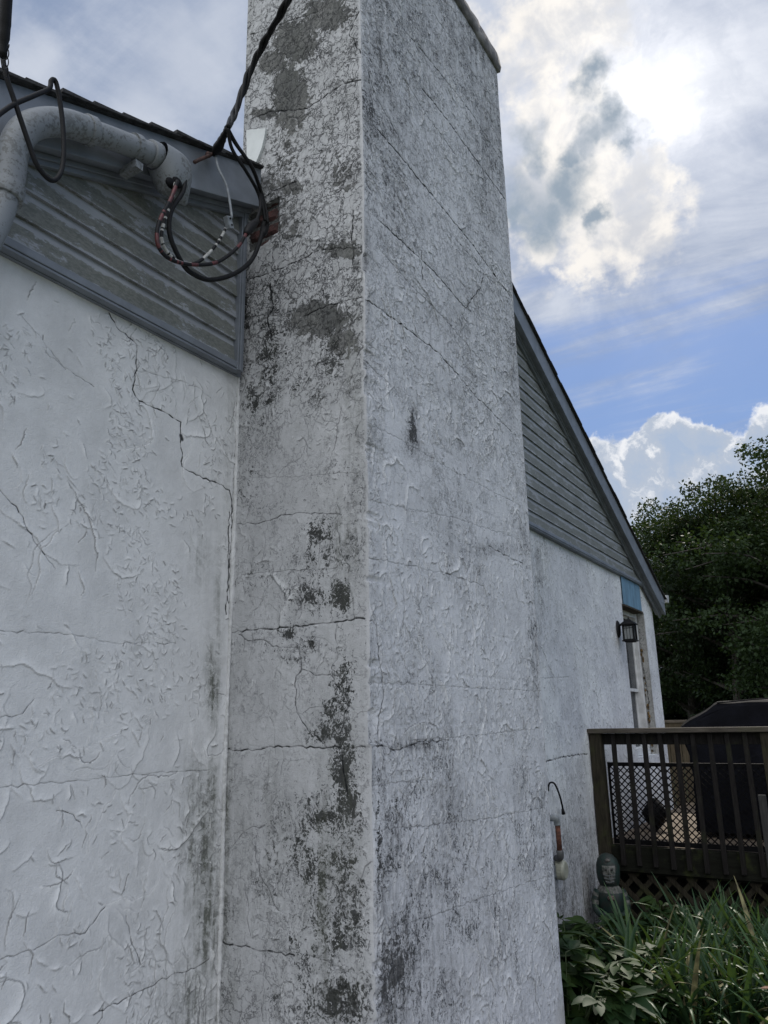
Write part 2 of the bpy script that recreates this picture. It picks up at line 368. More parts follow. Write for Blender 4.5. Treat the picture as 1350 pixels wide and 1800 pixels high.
def stucco(name, paint=(0.66, 0.68, 0.69), craze=1.0, streak=0.0, bumpd=0.0022, grimec=(0.14, 0.15, 0.12), speck=0.5, edge_shade=1.0, horiz=False, stroke=0.6, detail=1.0, grain=0.3):
    m_, g, b = newmat(name); o = g.obj()
    wp = g.vm('SUBTRACT', g.noise(o, 16, 4, 0.65, color=True), (0.5, 0.5, 0.5))
    ow = g.vm('ADD', o, g.vm('SCALE', wp, scale=0.10))
    fine = g.noise(o, 190, 4, 0.65); med = g.noise(ow, 34, 7, 0.68); mott = g.noise(o, 5, 4, 0.6); clump = g.noise(g.map(o, loc=(7, 3, 1)), 8.5, 4, 0.6)
    vst = g.noise(g.map(o, (1, 1, 0.10)), 42, 5, 0.62); vst2 = g.noise(g.map(o, (1, 1, 0.05)), 13, 4, 0.6)
    A = {k: g.attr(k) for k in ('bare', 'mold', 'grime', 'craze', 'crk', 'edge', 'crest_light', 'crs')}
    dirty = g.m('MULTIPLY', g.m('ADD', A['grime'], A['mold']), 2.2, clamp=True)
    sz = g.n.new('ShaderNodeSeparateXYZ'); g.l.new(o, sz.inputs[0])
    col = g.mix(g.ss(mott, 0.35, 0.7), paint, tuple(x * 0.86 for x in paint))
    col = g.mix(g.ss(fine, 0.48, 0.75, 0, grain), col, tuple(x * 0.5 for x in paint))
    hi = g.noise(g.map(ow, (1, 1, 0.7)), 84, 6, 0.74)
    col = g.mix(g.m('MULTIPLY', A['crest_light'], 0.85, clamp=True), g.mix(1.0, col, (0.86, 0.86, 0.87), 'MULTIPLY'), tuple(min(.9, x * 1.12) for x in paint))  # burr crests coloured lighter than the flats: painted highlight plus rain-washed paint
    # worn paint
    pn = g.m('ADD', g.m('MULTIPLY', med, 0.78), g.m('MULTIPLY', mott, 0.22))
    bm = g.ss(g.m('SUBTRACT', pn, g.m('SUBTRACT', 0.79, g.m('MULTIPLY', A['bare'], 0.52))), 0.0, 0.02)
    barec = g.mix(g.ss(mott, 0.3, 0.7), (0.12, 0.122, 0.122), (0.22, 0.22, 0.217)); barec = g.mix(g.ss(hi, 0.42, 0.62, 0, 0.75), barec, (0.075, 0.078, 0.078))
    col = g.mix(bm, col, barec)
    # mould speckle
    mn = g.m('ADD', g.m('MULTIPLY', hi, 0.6), g.m('MULTIPLY', g.noise(g.map(ow, loc=(1, 2, 3)), 24, 6, 0.68), 0.4))
    mm = g.ss(g.m('SUBTRACT', mn, g.m('SUBTRACT', 0.69, g.m('MULTIPLY', A['mold'], 0.31))), 0.0, 0.016)
    moldc = g.mix(g.ss(g.m('ADD', g.m('MULTIPLY', fine, 0.5), g.m('MULTIPLY', mott, 0.5)), 0.36, 0.62), (0.007, 0.008, 0.007), (0.034, 0.035, 0.035))
    col = g.mix(g.m('MULTIPLY', mm, 0.95), col, moldc)
    # grime runs
    gm = g.m('MULTIPLY', A['grime'], g.m('ADD', g.ss(vst, 0.30, 0.72, 0.35, 1.2), g.ss(vst2, 0.35, 0.65, -0.2, 0.35)), clamp=True)
    gm = g.m('MULTIPLY', gm, g.ss(med, 0.36, 0.60, 0.45, 1.25), clamp=True)
    col = g.mix(g.m('MULTIPLY', gm, 0.9), col, g.mix(g.ss(med, 0.35, 0.65), grimec, tuple(x * 0.55 for x in grimec)))
    # pits
    pit = g.ss(g.m('ADD', hi, g.m('MULTIPLY', g.m('SUBTRACT', clump, 0.5), 0.45)), 0.66 - 0.07 * speck, 0.71 - 0.07 * speck)
    col = g.mix(g.m('MULTIPLY', pit, g.m('MULTIPLY', dirty, min(1, 0.95 * speck))), col, (0.075, 0.078, 0.08))
    # short dark strokes where grit catches in the trowel marks
    sv = g.noise(g.map(ow, (1, 1, 0.30)), 30, 4, 0.6)
    if horiz:
        sh = g.noise(g.map(ow, (0.35, 0.35, 1.25), rot=(0, 0.12, 0)), 24, 4, 0.6); sv_ = g.mix(g.ss(sz.outputs[2], 2.3, 3.6), sv, sh); sv = g.m('MULTIPLY', sv_, 1.0)
    stv = g.ss(g.m('ABSOLUTE', g.m('SUBTRACT', sv, 0.5)), 0.0, 0.034, 1.0, 0.0)
    stm = g.m('MULTIPLY', g.m('MULTIPLY', stv, dirty), g.ss(g.m('ADD', hi, g.m('MULTIPLY', g.m('SUBTRACT', clump, 0.5), 0.6)), 0.48, 0.56))
    col = g.mix(g.m('MULTIPLY', stm, stroke), col, (0.07, 0.073, 0.076))
    # crazing
    cz = None
    for sc, wd in (((9, 0.022), (23, 0.05)) if craze > .5 else ((17, 0.03),)):
        e = g.vor(g.map(ow, (1, 1, 0.8)), sc)
        reg = g.ss(g.m('ADD', g.noise(g.map(o, loc=(sc, 0, 0)), 6.5, 3, 0.55), g.m('MULTIPLY', A['craze'], 0.16)), 0.53, 0.64)
        k = g.m('MULTIPLY', g.ss(g.m('ADD', e, g.m('MULTIPLY', g.m('SUBTRACT', hi, 0.5), wd * 3.0)), 0.0, wd, 1.0, 0.0), reg); cz = k if cz is None else g.m('MAXIMUM', cz, k)
    cz = g.m('MULTIPLY', cz, g.m('MULTIPLY', A['craze'], craze), clamp=True)
    col = g.mix(g.m('MULTIPLY', cz, 0.85), col, (0.05, 0.052, 0.055))
    col = g.mix(g.m('MULTIPLY', A['edge'], edge_shade), col, tuple(x * 0.20 for x in paint))  # dark line on each burr's steep side: painted shadow plus crevice dirt
    ck = g.ss(g.m('ADD', A['crk'], g.m('MULTIPLY', g.m('SUBTRACT', hi, 0.5), 1.6)), 0.7, 1.8, 1.0, 0.0); ck = g.m('MULTIPLY', ck, A['crs'])
    col = g.mix(g.m('MULTIPLY', ck, 0.95), col, (0.02, 0.022, 0.023))
    g._in(b.inputs['Base Color'], col); b.inputs['Roughness'].default_value = 0.9; b.inputs['Specular IOR Level'].default_value = 0.10
    hh = g.m('ADD', g.m('MULTIPLY', fine, 0.60), g.m('MULTIPLY', med, 0.45 * detail))
    hh = g.m('ADD', hh, g.m('MULTIPLY', hi, 0.4 * detail))
    if streak: hh = g.m('ADD', hh, g.m('MULTIPLY', vst, streak))
    dk_ = g.m('ADD', g.m('MULTIPLY', bm, 0.5), g.m('MULTIPLY', cz, 0.7)); dk_ = g.m('ADD', dk_, g.m('MULTIPLY', ck, 1.0)); dk_ = g.m('ADD', dk_, g.m('MULTIPLY', stm, 0.35 * stroke))
    g._in(b.inputs['Normal'], g.bump(g.m('SUBTRACT', hh, dk_), bumpd))
    return m_

M_wallL = stucco('stucco_smooth', (0.80, 0.81, 0.81), craze=0.05, bumpd=0.0032, speck=0.45, edge_shade=1.0, stroke=0.18, detail=1.0, grain=0.14)
M_chL = stucco('stucco_crazed', (0.60, 0.61, 0.62), craze=1.0, bumpd=0.0044, speck=1.0, edge_shade=0.9, stroke=0.5, grain=0.2)
M_chF = stucco('stucco_streaked', (0.82, 0.83, 0.85), craze=0.55, streak=0.35, bumpd=0.0055, grimec=(0.13, 0.13, 0.135), speck=1.15, edge_shade=1.0, horiz=True, stroke=0.9, detail=1.35, grain=0.15)
M_wallR = stucco('stucco_rough', (0.78, 0.80, 0.83), craze=0.25, streak=0.3, bumpd=0.006, grimec=(0.16, 0.15, 0.12), speck=0.9, edge_shade=0.9, stroke=0.7, grain=.15)
M_plain = simple('plain_stucco', (0.66, 0.68, 0.69), 0.85, 0.06, 4, 0.004, 60)
M_trim = simple('painted_trim', (0.17, 0.19, 0.22), 0.55, 0.08, 9, 0.0006, 40)
M_roof = simple('asphalt_shingle', (0.035, 0.035, 0.037), 0.95, 0.3, 30, 0.003, 160)
M_gut = simple('gutter_metal', (0.45, 0.46, 0.47), 0.5, 0.1, 8)

def siding_mat():
    m_, g, b = newmat('weathered_siding'); o = g.obj()
    z = g.n.new('ShaderNodeSeparateXYZ'); g.l.new(o, z.inputs[0])
    base = g.mix(g.ss(g.noise(o, 3, 5, 0.6), 0.35, 0.65), (0.31, 0.33, 0.355), (0.25, 0.265, 0.29))
    dirt = g.noise(g.map(o, (1.0, 1, 2.2)), 5.0, 8, 0.72); fine = g.noise(g.map(o, (1, 1, 2.0)), 48, 7, 0.72)
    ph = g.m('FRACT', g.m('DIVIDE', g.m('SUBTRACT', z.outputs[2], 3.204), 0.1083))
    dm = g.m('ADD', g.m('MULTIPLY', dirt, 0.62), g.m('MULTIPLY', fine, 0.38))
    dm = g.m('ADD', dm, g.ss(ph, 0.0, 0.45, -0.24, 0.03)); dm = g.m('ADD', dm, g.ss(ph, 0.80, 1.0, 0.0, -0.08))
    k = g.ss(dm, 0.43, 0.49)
    col = g.mix(g.m('MULTIPLY', k, 0.85), base, g.mix(g.ss(fine, 0.4, 0.62), (0.085, 0.092, 0.075), (0.155, 0.162, 0.142)))
    chip = g.ss(g.noise(g.map(o, (1, 1, 1.8), loc=(2, 0, 5)), 9, 8, 0.75), 0.70, 0.73)
    col = g.mix(g.m('MULTIPLY', chip, 0.8), col, (0.33, 0.36, 0.38))
    g._in(b.inputs['Base Color'], col); b.inputs['Roughness'].default_value = 0.7
    g._in(b.inputs['Normal'], g.bump(fine, 0.0008)); return m_
M_sid = siding_mat()

def wood_mat(name, c1, c2, axis=(8, 8, 1), rough=0.85, green=0.0):
    m_, g, b = newmat(name); o = g.obj()
    gr = g.noise(g.map(o, axis), 9, 7, 0.65, 0.6); kn = g.noise(o, 3, 3, 0.5)
    col = g.mix(g.ss(gr, 0.3, 0.7), c1, c2); col = g.mix(g.ss(kn, 0.55, 0.75, 0, 0.6), col, tuple(x * 0.5 for x in c2))
    if green: col = g.mix(g.ss(g.noise(o, 5, 5, 0.6), 0.5, 0.7, 0, green), col, (0.05, 0.06, 0.02))
    g._in(b.inputs['Base Color'], col); b.inputs['Roughness'].default_value = rough; b.inputs['Specular IOR Level'].default_value = .15; g._in(b.inputs['Normal'], g.bump(gr, 0.002)); return m_
M_post = wood_mat('weathered_post', (0.042, 0.036, 0.026), (0.017, 0.015, 0.010), (9, 9, 0.8), green=0.5)
M_rail = wood_mat('weathered_rail', (0.11, 0.095, 0.08), (0.05, 0.043, 0.036), (9, 0.8, 9), green=0.25)
M_bal = wood_mat('weathered_baluster', (0.020, 0.018, 0.017), (0.009, 0.008, 0.0075), (9, 9, 0.8), green=0.2)
M_joist = wood_mat('mossy_joist', (0.013, 0.014, 0.010), (0.006, 0.006, 0.004), (9, 0.8, 9), green=0.7)
M_board = wood_mat('deck_boards', (0.22, 0.18, 0.135), (0.14, 0.11, 0.085), (0.8, 9, 9))
M_fence = wood_mat('fence_boards', (0.085, 0.07, 0.048), (0.045, 0.037, 0.026), (9, 9, 0.8))
M_black = simple('black_plastic', (0.006, 0.006, 0.007), 0.7, 0.1, 20, spec=0.12)
M_cable = simple('black_cable', (0.007, 0.007, 0.008), 0.6, 0.2, 60, 0.0006, 200, spec=0.25)
M_red = simple('red_tape', (0.095, 0.016, 0.017), 0.5, 0.25, 60, 0.0006, 160)
M_wtape = simple('white_tape', (0.38, 0.38, 0.36), 0.6, 0.2, 60, 0.0006, 160)
M_gray = simple('grey_connector', (0.20, 0.22, 0.24), 0.55, 0.15, 30)
M_navy = simple('grill_cover_fabric', (0.005, 0.0055, 0.009), 0.8, 0.2, 6, 0.004, 12, spec=0.15)

# ------------------------------------------------------------------ ground
M_grass = simple('lawn', (0.045, 0.075, 0.022), 0.9, 0.3, 3, 0.03, 60)
M_soil = simple('soil', (0.045, 0.033, 0.022), 0.95, 0.35, 14, 0.02, 45)
b_ = MB(); b_.add([(-300, -300, 0), (400, -300, 0), (400, 300, 0), (-300, 300, 0)], [(0, 1, 2, 3)])
tag(b_.build('ground', M_grass), kind='structure')
M_bounce = simple('bounce_concrete', (0.22, 0.215, 0.205), .9, .15, 5, .004, 60)
b_ = MB(); b_.add([(-6, -5.5, .004), (3.3, -5.5, .004), (3.3, -.25, .004), (-6, -.25, .004)], [(0, 1, 2, 3)]); tag(b_.build('path', M_bounce), kind='structure')  # unseen pale paving, added to bounce light up onto the walls
def soil_sheet():
    n = 60; m2 = 46; vs = []; fs = []
    rs = np.random.RandomState(3)
    for i in range(n):
        for j in range(m2):
            x = 3.31 + i * 0.070; y = -2.5 + j * 0.062
            e = 0.006 + (0.05 * float(fbm(np.array([x]), np.array([y]), 4, 4, 4, 8)[0]) if 0 < i < n - 1 and 0 < j < m2 - 1 else 0)
            vs.append((x, y, e))
    for i in range(n - 1):
        for j in range(m2 - 1): fs.append((i * m2 + j, (i + 1) * m2 + j, (i + 1) * m2 + j + 1, i * m2 + j + 1))
    return MB().add(vs, fs)
tag(soil_sheet().build('garden_soil', M_soil, smooth=True), kind='structure')

# ------------------------------------------------------------------ house
HX0, HX1, WZ = -0.10, 9.87, 3.19
SZ = 3.204; CW = 0.1083
CHX0, CHX1, CHY = 2.35, 4.03, -0.68
zl = lambda x: 3.272 + 0.408 * x           # top line of the rakes
zr = lambda x: 7.728 - 0.46 * x
RX = (7.728 - 3.272) / (0.408 + 0.46); RZ = zl(RX)
house = thing('house', 'white stucco house with grey clapboard gable and tall cracked chimney', 'house')

def Yp(pts): return [(onY(x, y, 0)[0], onY(x, y, 0)[2]) for x, y in pts]
def lw(u, v, px, py):
    den = lambda a, b: float(np.clip((fbm(np.array([a]), np.array([b]), 2.6, 2.0, 3, 611)[0] - .38) * 4, .06, 1))
    den2 = lambda a, b: float(np.clip((fbm(np.array([a]), np.array([b]), 4, 3.2, 3, 622)[0] - .48) * 9, .02, 1))
    h, ed = strokes(u, v, [(330, .08, .40, .0012, .0034, .016, lambda a, b: -1.15 + .5 * math.sin(b * 2.2 + a), .35, den), (900, .03, .10, .0013, .0034, .008, -1.1, .7, den), (9000, .008, .030, .0010, .0028, .005, -1.0, .9, den2)], 4)
    cr_s = np.clip(h / .0035, 0, 1.3); h *= 1.25 * sst(WZ - v, 0, .02)
    h += 0.008 * (fbm(u, v, 2.3, 1.7, 3, 7) - .5) + 0.005 * (fbm(u, v, 7, 6, 3, 17) - .5) + 0.0008 * fbm(u, v, 70, 70, 2, 77)
    cor = np.exp(-((CHX0 - u) / .05) ** 2); h += cor * .006 * (fbm(u, v, 20, 9, 3, 5))
    gr = gblob(px, py, [(352, 1490, 30, 130, .95), (368, 1640, 34, 120, .85), (340, 1760, 50, 90, .7), (374, 1200, 13, 80, .8), (352, 980, 22, 60, .30), (385, 1080, 8, 130, .4), (372, 1390, 12, 60, .7),
                         (240, 1160, 10, 70, .14), (160, 1170, 14, 60, .12), (250, 1500, 18, 90, .14), (200, 1700, 80, 60, .12), (405, 720, 8, 60, .35), (398, 880, 6, 120, .3)])
    gr = gr + .05
    z = np.zeros_like(u)
    return h, dict(edge=ed, crest_light=cr_s, bare=z + .0, mold=gblob(px, py, [(356, 1490, 20, 110, .50), (376, 1210, 8, 70, .48), (355, 1620, 22, 70, .42), (412, 700, 5, 30, .5), (340, 480, 3, 3, 0)]), grime=gr, craze=z + .3)
crL = [([(192, 550), (205, 575), (240, 605), (240, 650), (233, 685), (245, 705), (290, 725), (318, 742), (318, 770), (320, 820), (345, 835), (380, 848), (403, 862), (408, 890), (405, 960), (402, 1060)], .0016),
       ([(318, 766), (320, 772)], .005),
       ([(0, 1385), (100, 1376), (200, 1366), (300, 1357), (370, 1352)], .0007), ([(0, 1108), (60, 1112), (130, 1116), (200, 1130), (310, 1131)], .0007),
       ([(165, 1785), (240, 1745), (300, 1715), (350, 1698), (368, 1685)], .0010), ([(0, 1688), (60, 1670), (100, 1645), (150, 1640), (185, 1595)], .0009),
       ([(222, 1610), (232, 1660), (247, 1695)], .0011), ([(100, 1425), (130, 1432), (145, 1455)], .0010), ([(0, 860), (30, 890), (60, 950), (85, 985), (98, 1000)], .0011), ([(0, 1262), (40, 1255), (60, 1230)], .0009),
       ([(240, 652), (270, 658), (310, 668), (345, 680), (370, 700)], .0006), ([(416, 690), (413, 760), (410, 840), (407, 900)], .0012), ([(403, 900), (401, 1000), (398, 1080)], .0020), ([(75, 590), (80, 620), (110, 645), (165, 680)], .0008), ([(38, 555), (75, 600), (115, 650)], .0006)]
relief('stucco_wall', (0, 0, 0), (1, 0, 0), (0, 0, 1), (0, -1, 0), 0.95, CHX0, 0.0, WZ, 0.0032, lw, [(Yp(p), w_) for p, w_ in crL], M_wallL, house, label='smooth white trowelled wall left of the chimney')

# chimney
def Xp(pts): return [(-onX(x, y, CHX0)[1], onX(x, y, CHX0)[2]) for x, y in pts]
def Fp(pts): return [(onY(x, y, CHY)[0], onY(x, y, CHY)[2]) for x, y in pts]
def wob(v): return 0.016 * (fbm(v, v * 0, 1.6, 1, 5, 400, .7) - .5)
def wobc(v): return 0.020 * (fbm(v, v * 0, 1.3, 1, 6, 430, .75) - .5) - .013 * sst(fbm(v, v * 0, 9, 1, 4, 440, .6), .60, .70)
hole_poly = Xp([(436, 378), (460, 362), (492, 345), (490, 380), (493, 405), (478, 415), (468, 427), (436, 445)])
def inpoly(u, v, poly):
    c_ = np.zeros(u.shape, bool); j = len(poly) - 1
    for i in range(len(poly)):
        (xi, yi), (xj, yj) = poly[i], poly[j]
        c_ ^= ((yi > v) != (yj > v)) & (u < (xj - xi) * (v - yi) / (yj - yi + 1e-12) + xi); j = i
    return c_
CT = 5.93
def cl(u, v, px, py):                      # left cheek of the chimney; u = -y
    e = sst(-CHY - u, .0, .014)
    m1 = sst(fbm(u, v, 4, 3, 3, 111), .40, .56)
    up = sst(v, 2.6, 3.6)
    den = lambda a, b: float(np.clip((fbm(np.array([a]), np.array([b]), 4, 3, 3, 631)[0] - .40) * 4, .05, 1)) * (.45 + .55 * (b > 2.7))
    h, ed = strokes(u, v, [(130, .06, .28, .002, .005, .016, lambda a, b: .15 if b > 2.8 else 1.5, .4, den), (700, .02, .08, .0015, .0034, .009, 0.3, 1.2, den), (4200, .008, .03, .001, .0028, .005, 0, 1.6, den)], 9)
    cr_s = np.clip(h / .0035, 0, 1.3); h = h * 1.5
    rg = 1 - np.abs(2 * fbm(u, v, 30, 34, 4, 191, .6) - 1); h = h + 0.0022 * sst(rg, .84, .98) * sst(fbm(u, v, 6, 6, 3, 131), .46, .6) * (.2 + .8 * up)
    h += 0.010 * (fbm(u, v, 3, 2.3, 3, 107) - .5) + .0012 * fbm(u, v, 70, 70, 2, 78)
    inn = inpoly(u + .004 * (fbm(u, v, 60, 60, 2, 1) - .5), v, hole_poly); h = np.where(inn, -.03, h * e)
    bare = gblob(px, py, [(575, 25, 50, 32, .8), (520, 75, 45, 40, .85), (510, 165, 34, 60, .95), (480, 110, 30, 25, .7), (600, 440, 38, 16, .75), (565, 560, 62, 42, .8), (600, 600, 40, 30, .7), (510, 330, 30, 16, .7), (470, 200, 30, 12, .7),
                           (600, 300, 25, 60, .42), (510, 400, 40, 50, .36), (590, 1230, 45, 55, .36), (560, 1290, 40, 40, .40), (570, 1440, 75, 80, .46), (600, 1600, 75, 90, .50), (600, 1740, 80, 80, .54), (520, 1040, 60, 60, .40), (480, 1500, 25, 60, .6),
                           (545, 1130, 20, 24, .6), (560, 940, 50, 30, .4), (500, 300, 60, 120, .34)]) + .22 * up
    bare = np.where(inn, 1.0, bare)
    mold = gblob(px, py, [(475, 620, 45, 60, .58), (445, 700, 20, 70, .55), (585, 640, 42, 50, .62), (560, 700, 40, 40, .5), (560, 935, 46, 30, .62), (600, 1050, 26, 42, .72), (550, 1050, 55, 36, .55), (508, 1115, 20, 15, .85), (548, 1130, 14, 22, .75),
                           (500, 1158, 36, 16, .5), (585, 1245, 34, 40, .62), (575, 1290, 34, 26, .58), (605, 1360, 14, 45, .85), (560, 1440, 60, 60, .62), (620, 1430, 30, 90, .75), (560, 1530, 60, 60, .62), (600, 1640, 75, 80, .74), (600, 1760, 90, 70, .82), (540, 1690, 50, 70, .6), (600, 1540, 60, 80, .66), (520, 1500, 30, 60, .5),
                           (620, 1560, 30, 60, .6), (606, 1400, 34, 420, .60), (570, 1600, 50, 220, .60), (470, 640, 40, 120, .5), (590, 620, 40, 120, .5), (440, 840, 30, 60, .3), (500, 880, 60, 30, .35), (430, 560, 14, 60, .5), (450, 1010, 40, 40, .3), (480, 500, 20, 50, .45), (560, 480, 60, 40, .40), (560, 650, 80, 80, .45), (500, 1120, 80, 60, .42), (560, 980, 70, 60, .42)]) + .10 * up + .16 * sst(fbm(u, v, 4, 4, 4, 611), .45, .65)
    corner = np.exp(-(u / .035) ** 2)
    grime = gblob(px, py, [(395, 1440, 14, 110, .8), (400, 1560, 30, 120, .35), (392, 1600, 14, 120, .6), (610, 960, 22, 80, .45), (625, 700, 16, 200, .30), (460, 1500, 60, 140, .22), (580, 1560, 60, 200, .4), (410, 1740, 40, 60, .3)]) + .10 * corner + .13 + .05 * up
    b0 = sst(-CHY - u, .004, .016)
    return h, dict(edge=ed * b0 * ~inn, crest_light=cr_s * ~inn, bare=np.where(inn, 1, bare * b0), mold=mold * b0 * ~inn, grime=grime * (.3 + .7 * b0), craze=(.35 + .75 * up + .3 * sst(v, 1.2, .6)) * b0, du=wobc(v) * np.clip(u / -CHY, 0, 1))
crC = [([(405, 1112), (440, 1108), (500, 1103), (560, 1097), (610, 1090), (642, 1088)], .0017), ([(392, 1318), (450, 1318), (475, 1312), (560, 1314), (650, 1313)], .0015), ([(378, 1655), (410, 1660), (440, 1665), (465, 1672), (520, 1680)], .0016),
       ([(420, 1115), (435, 1126), (465, 1125), (480, 1137), (525, 1138), (530, 1165), (533, 1178), (520, 1190), (522, 1215), (520, 1240), (530, 1260), (545, 1285), (570, 1305)], .0013),
       ([(533, 1176), (560, 1188), (582, 1185), (595, 1150), (590, 1115), (594, 1095)], .0011), ([(582, 1187), (600, 1215), (615, 1235), (610, 1270), (602, 1290), (600, 1312)], .0012),
       ([(592, 900), (597, 945), (600, 975), (615, 995), (612, 1020), (622, 1060), (625, 1088)], .0010), ([(415, 922), (460, 918), (500, 905), (540, 902), (600, 905)], .0012), ([(425, 1010), (470, 1005), (530, 1003), (600, 1000)], .0007),
       ([(475, 500), (480, 540), (470, 560), (478, 600)], .003), ([(632, 20), (615, 60), (640, 100)], .002), ([(440, 490), (500, 470), (560, 440), (635, 435)], .0016), ([(535, 556), (580, 535), (634, 522)], .0018),
       ([(450, 360), (480, 335), (520, 320)], .002), ([(440, 210), (480, 195), (540, 190), (600, 150), (635, 140)], .0022), ([(620, 370), (618, 430), (625, 470)], .0018), ([(430, 560), (520, 545)], .0011), ([(420, 840), (520, 838), (640, 830)], .0006),
       ([(560, 905), (562, 960), (560, 1020), (561, 1090)], .0006), ([(475, 1320), (470, 1380), (460, 1410)], .0005), ([(610, 620), (560, 640), (530, 690)], .001), ([(440, 300), (500, 290), (560, 270), (632, 240)], .0012), ([(600, 1320), (604, 1360), (612, 1400)], .002),
       ([(466, 1672), (464, 1740), (462, 1795)], .0007), ([(539, 1680), (580, 1690), (600, 1700)], .001), ([(440, 60), (500, 40), (560, 20)], .0015), ([(545, 300), (555, 340), (540, 380)], .001)]
rs = random.Random(77); hair = []
for k in range(90):
    u = rs.uniform(.0, .66); v = rs.uniform(.6, 5.6); a = rs.choice((0, 1.5, 1.5, .8)) + rs.uniform(-.5, .5); L = [(u, v)]
    for i in range(rs.randint(3, 9)): a += rs.uniform(-.8, .8); u += .03 * math.cos(a); v += .03 * math.sin(a); L.append((u, v))
    hair.append((L, rs.choice((.0004, .0006, .0009, .0012 if v > 3 else .0005))))
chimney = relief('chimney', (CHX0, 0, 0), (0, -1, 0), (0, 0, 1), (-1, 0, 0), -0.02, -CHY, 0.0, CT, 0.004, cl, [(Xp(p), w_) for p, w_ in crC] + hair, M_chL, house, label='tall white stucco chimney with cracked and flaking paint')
def cf(u, v, px, py):                      # broad front
    e = sst(u - CHX0, 0, .014) * sst(CHX1 - u, 0, .02); up = sst(v, 2.2, 3.8)
    m1 = sst(fbm(u, v, 3, 3, 3, 211), .40, .58)
    den = lambda a, b: float(np.clip((fbm(np.array([a]), np.array([b]), 2.6, 2.2, 3, 641)[0] - .36) * 4, .10, 1))
    h, ed = strokes(u, v, [(260, .10, .40, .002, .0045, .011, lambda a, b: .08 if b > 3.0 + .6 * math.sin(a * 3) else 1.45, .30, den), (2000, .03, .11, .0015, .0038, .008, lambda a, b: .1 if b > 3.2 else 1.3, .6, den), (11000, .008, .032, .001, .0030, .005, lambda a, b: .1 if b > 3.2 else 1.2, 1.0, den)], 14)
    cr_s = np.clip(h / .0035, 0, 1.3); h = h * 1.6
    h += 0.012 * (fbm(u, v, 2, 1.7, 3, 207) - .5) + .0016 * fbm(u, v, 60, 30, 3, 79)
    hl = ((v - .16) % .2032); h -= .0012 * np.exp(-((hl - .1) / .006) ** 2) * sst(fbm(u, v, 2, 3, 2, 222), .45, .6)
    grime = gblob(px, py, [(700, 1700, 70, 130, .7), (665, 1640, 25, 120, .6), (690, 1480, 22, 70, .55), (740, 1560, 50, 60, .35), (665, 1370, 18, 50, .5), (725, 760, 12, 35, .6), (650, 200, 24, 110, .5), (668, 90, 20, 80, .4), (735, 1310, 40, 10, .5),
                           (790, 950, 10, 60, .3), (800, 1420, 40, 120, .25), (760, 1740, 80, 80, .35), (650, 1250, 8, 120, .35), (840, 60, 60, 90, .50), (860, 250, 30, 140, .42), (740, 80, 60, 110, .35), (690, 260, 40, 160, .32), (900, 600, 14, 200, .28), (940, 1180, 14, 90, .35), (865, 965, 50, 12, .4), (820, 560, 40, 90, .2),
                           (940, 1450, 40, 160, .22), (850, 1600, 60, 160, .22), (645, 480, 8, 120, .35), (640, 640, 10, 80, .35)]) + .07 + .10 * sst(fbm(u, v, 2.2, 1.2, 4, 771), .45, .65)
    mold = gblob(px, py, [(690, 1720, 50, 110, .62), (665, 1500, 10, 160, .6), (740, 1480, 30, 120, .4), (800, 1600, 60, 120, .3), (840, 60, 60, 90, .35), (700, 120, 50, 120, .3), (668, 1560, 16, 90, .5), (690, 1480, 22, 60, .45), (722, 755, 9, 26, .6), (650, 200, 14, 100, .45), (745, 1308, 34, 6, .55), (760, 1540, 60, 80, .35), (840, 1640, 60, 60, .25)]) + .03
    mold = mold + .12 * sst(fbm(u, v, 3, 1.5, 4, 711), .45, .65); b0 = sst(u - CHX0, .003, .012)
    return h * e + wobc(v) * np.exp(-(u - CHX0) / .05), dict(edge=ed * e, crest_light=cr_s, bare=(.10 + .2 * up + gblob(px, py, [(690, 1700, 50, 90, .5), (725, 755, 12, 40, .5), (960, 1500, 20, 100, .3)])) * b0, mold=mold * b0, grime=grime, craze=(.42 + .5 * up) * b0, du=wob(v + 3) * np.clip((u - CHX0) / 1.5, 0, 1) * 2.2)
crF = [([(640, 525), (690, 560), (730, 590), (770, 620), (830, 690), (900, 760)], .0018), ([(663, 385), (700, 420), (760, 475), (818, 542), (845, 505), (850, 480)], .0022), ([(662, 227), (700, 270), (764, 348), (830, 430), (895, 520)], .0024),
       ([(740, 150), (785, 208), (830, 270), (888, 352)], .0026), ([(640, 1088), (655, 1090), (662, 1100), (668, 1160), (676, 1220), (668, 1260), (668, 1312)], .0016), ([(650, 1313), (680, 1312)], .0018), ([(685, 1316), (700, 1318), (740, 1303), (790, 1302)], .0016),
       ([(860, 960), (905, 985), (920, 990)], .0016), ([(640, 628), (660, 650), (700, 690)], .001), ([(700, 40), (760, 110), (830, 200), (880, 280)], .0016), ([(760, 20), (820, 110), (878, 200)], .0014), ([(648, 880), (720, 895), (800, 910), (920, 950)], .0007),
       ([(638, 740), (700, 770), (800, 830), (915, 890)], .0008), ([(650, 1200), (760, 1205), (945, 1215)], .0007), ([(652, 1460), (760, 1450), (850, 1440), (955, 1420)], .0009), ([(654, 1640), (760, 1610), (870, 1570), (965, 1540)], .0008), ([(740, 440), (742, 490)], .003), ([(690, 330), (730, 400), (738, 470)], .0012),
       ([(645, 120), (660, 170), (700, 240)], .002), ([(646, 980), (700, 990), (790, 1010), (850, 1030)], .0009), ([(720, 1302), (860, 1290), (950, 1280)], .0008), ([(652, 1380), (700, 1375), (760, 1372)], .0008), ([(660, 430), (720, 500), (780, 560), (850, 640)], .0012), ([(700, 120), (750, 200), (800, 270)], .0015), ([(800, 420), (870, 500)], .0014), ([(700, 1000), (712, 1060), (705, 1120)], .0008), ([(815, 1350), (822, 1420), (815, 1500)], .0008)]
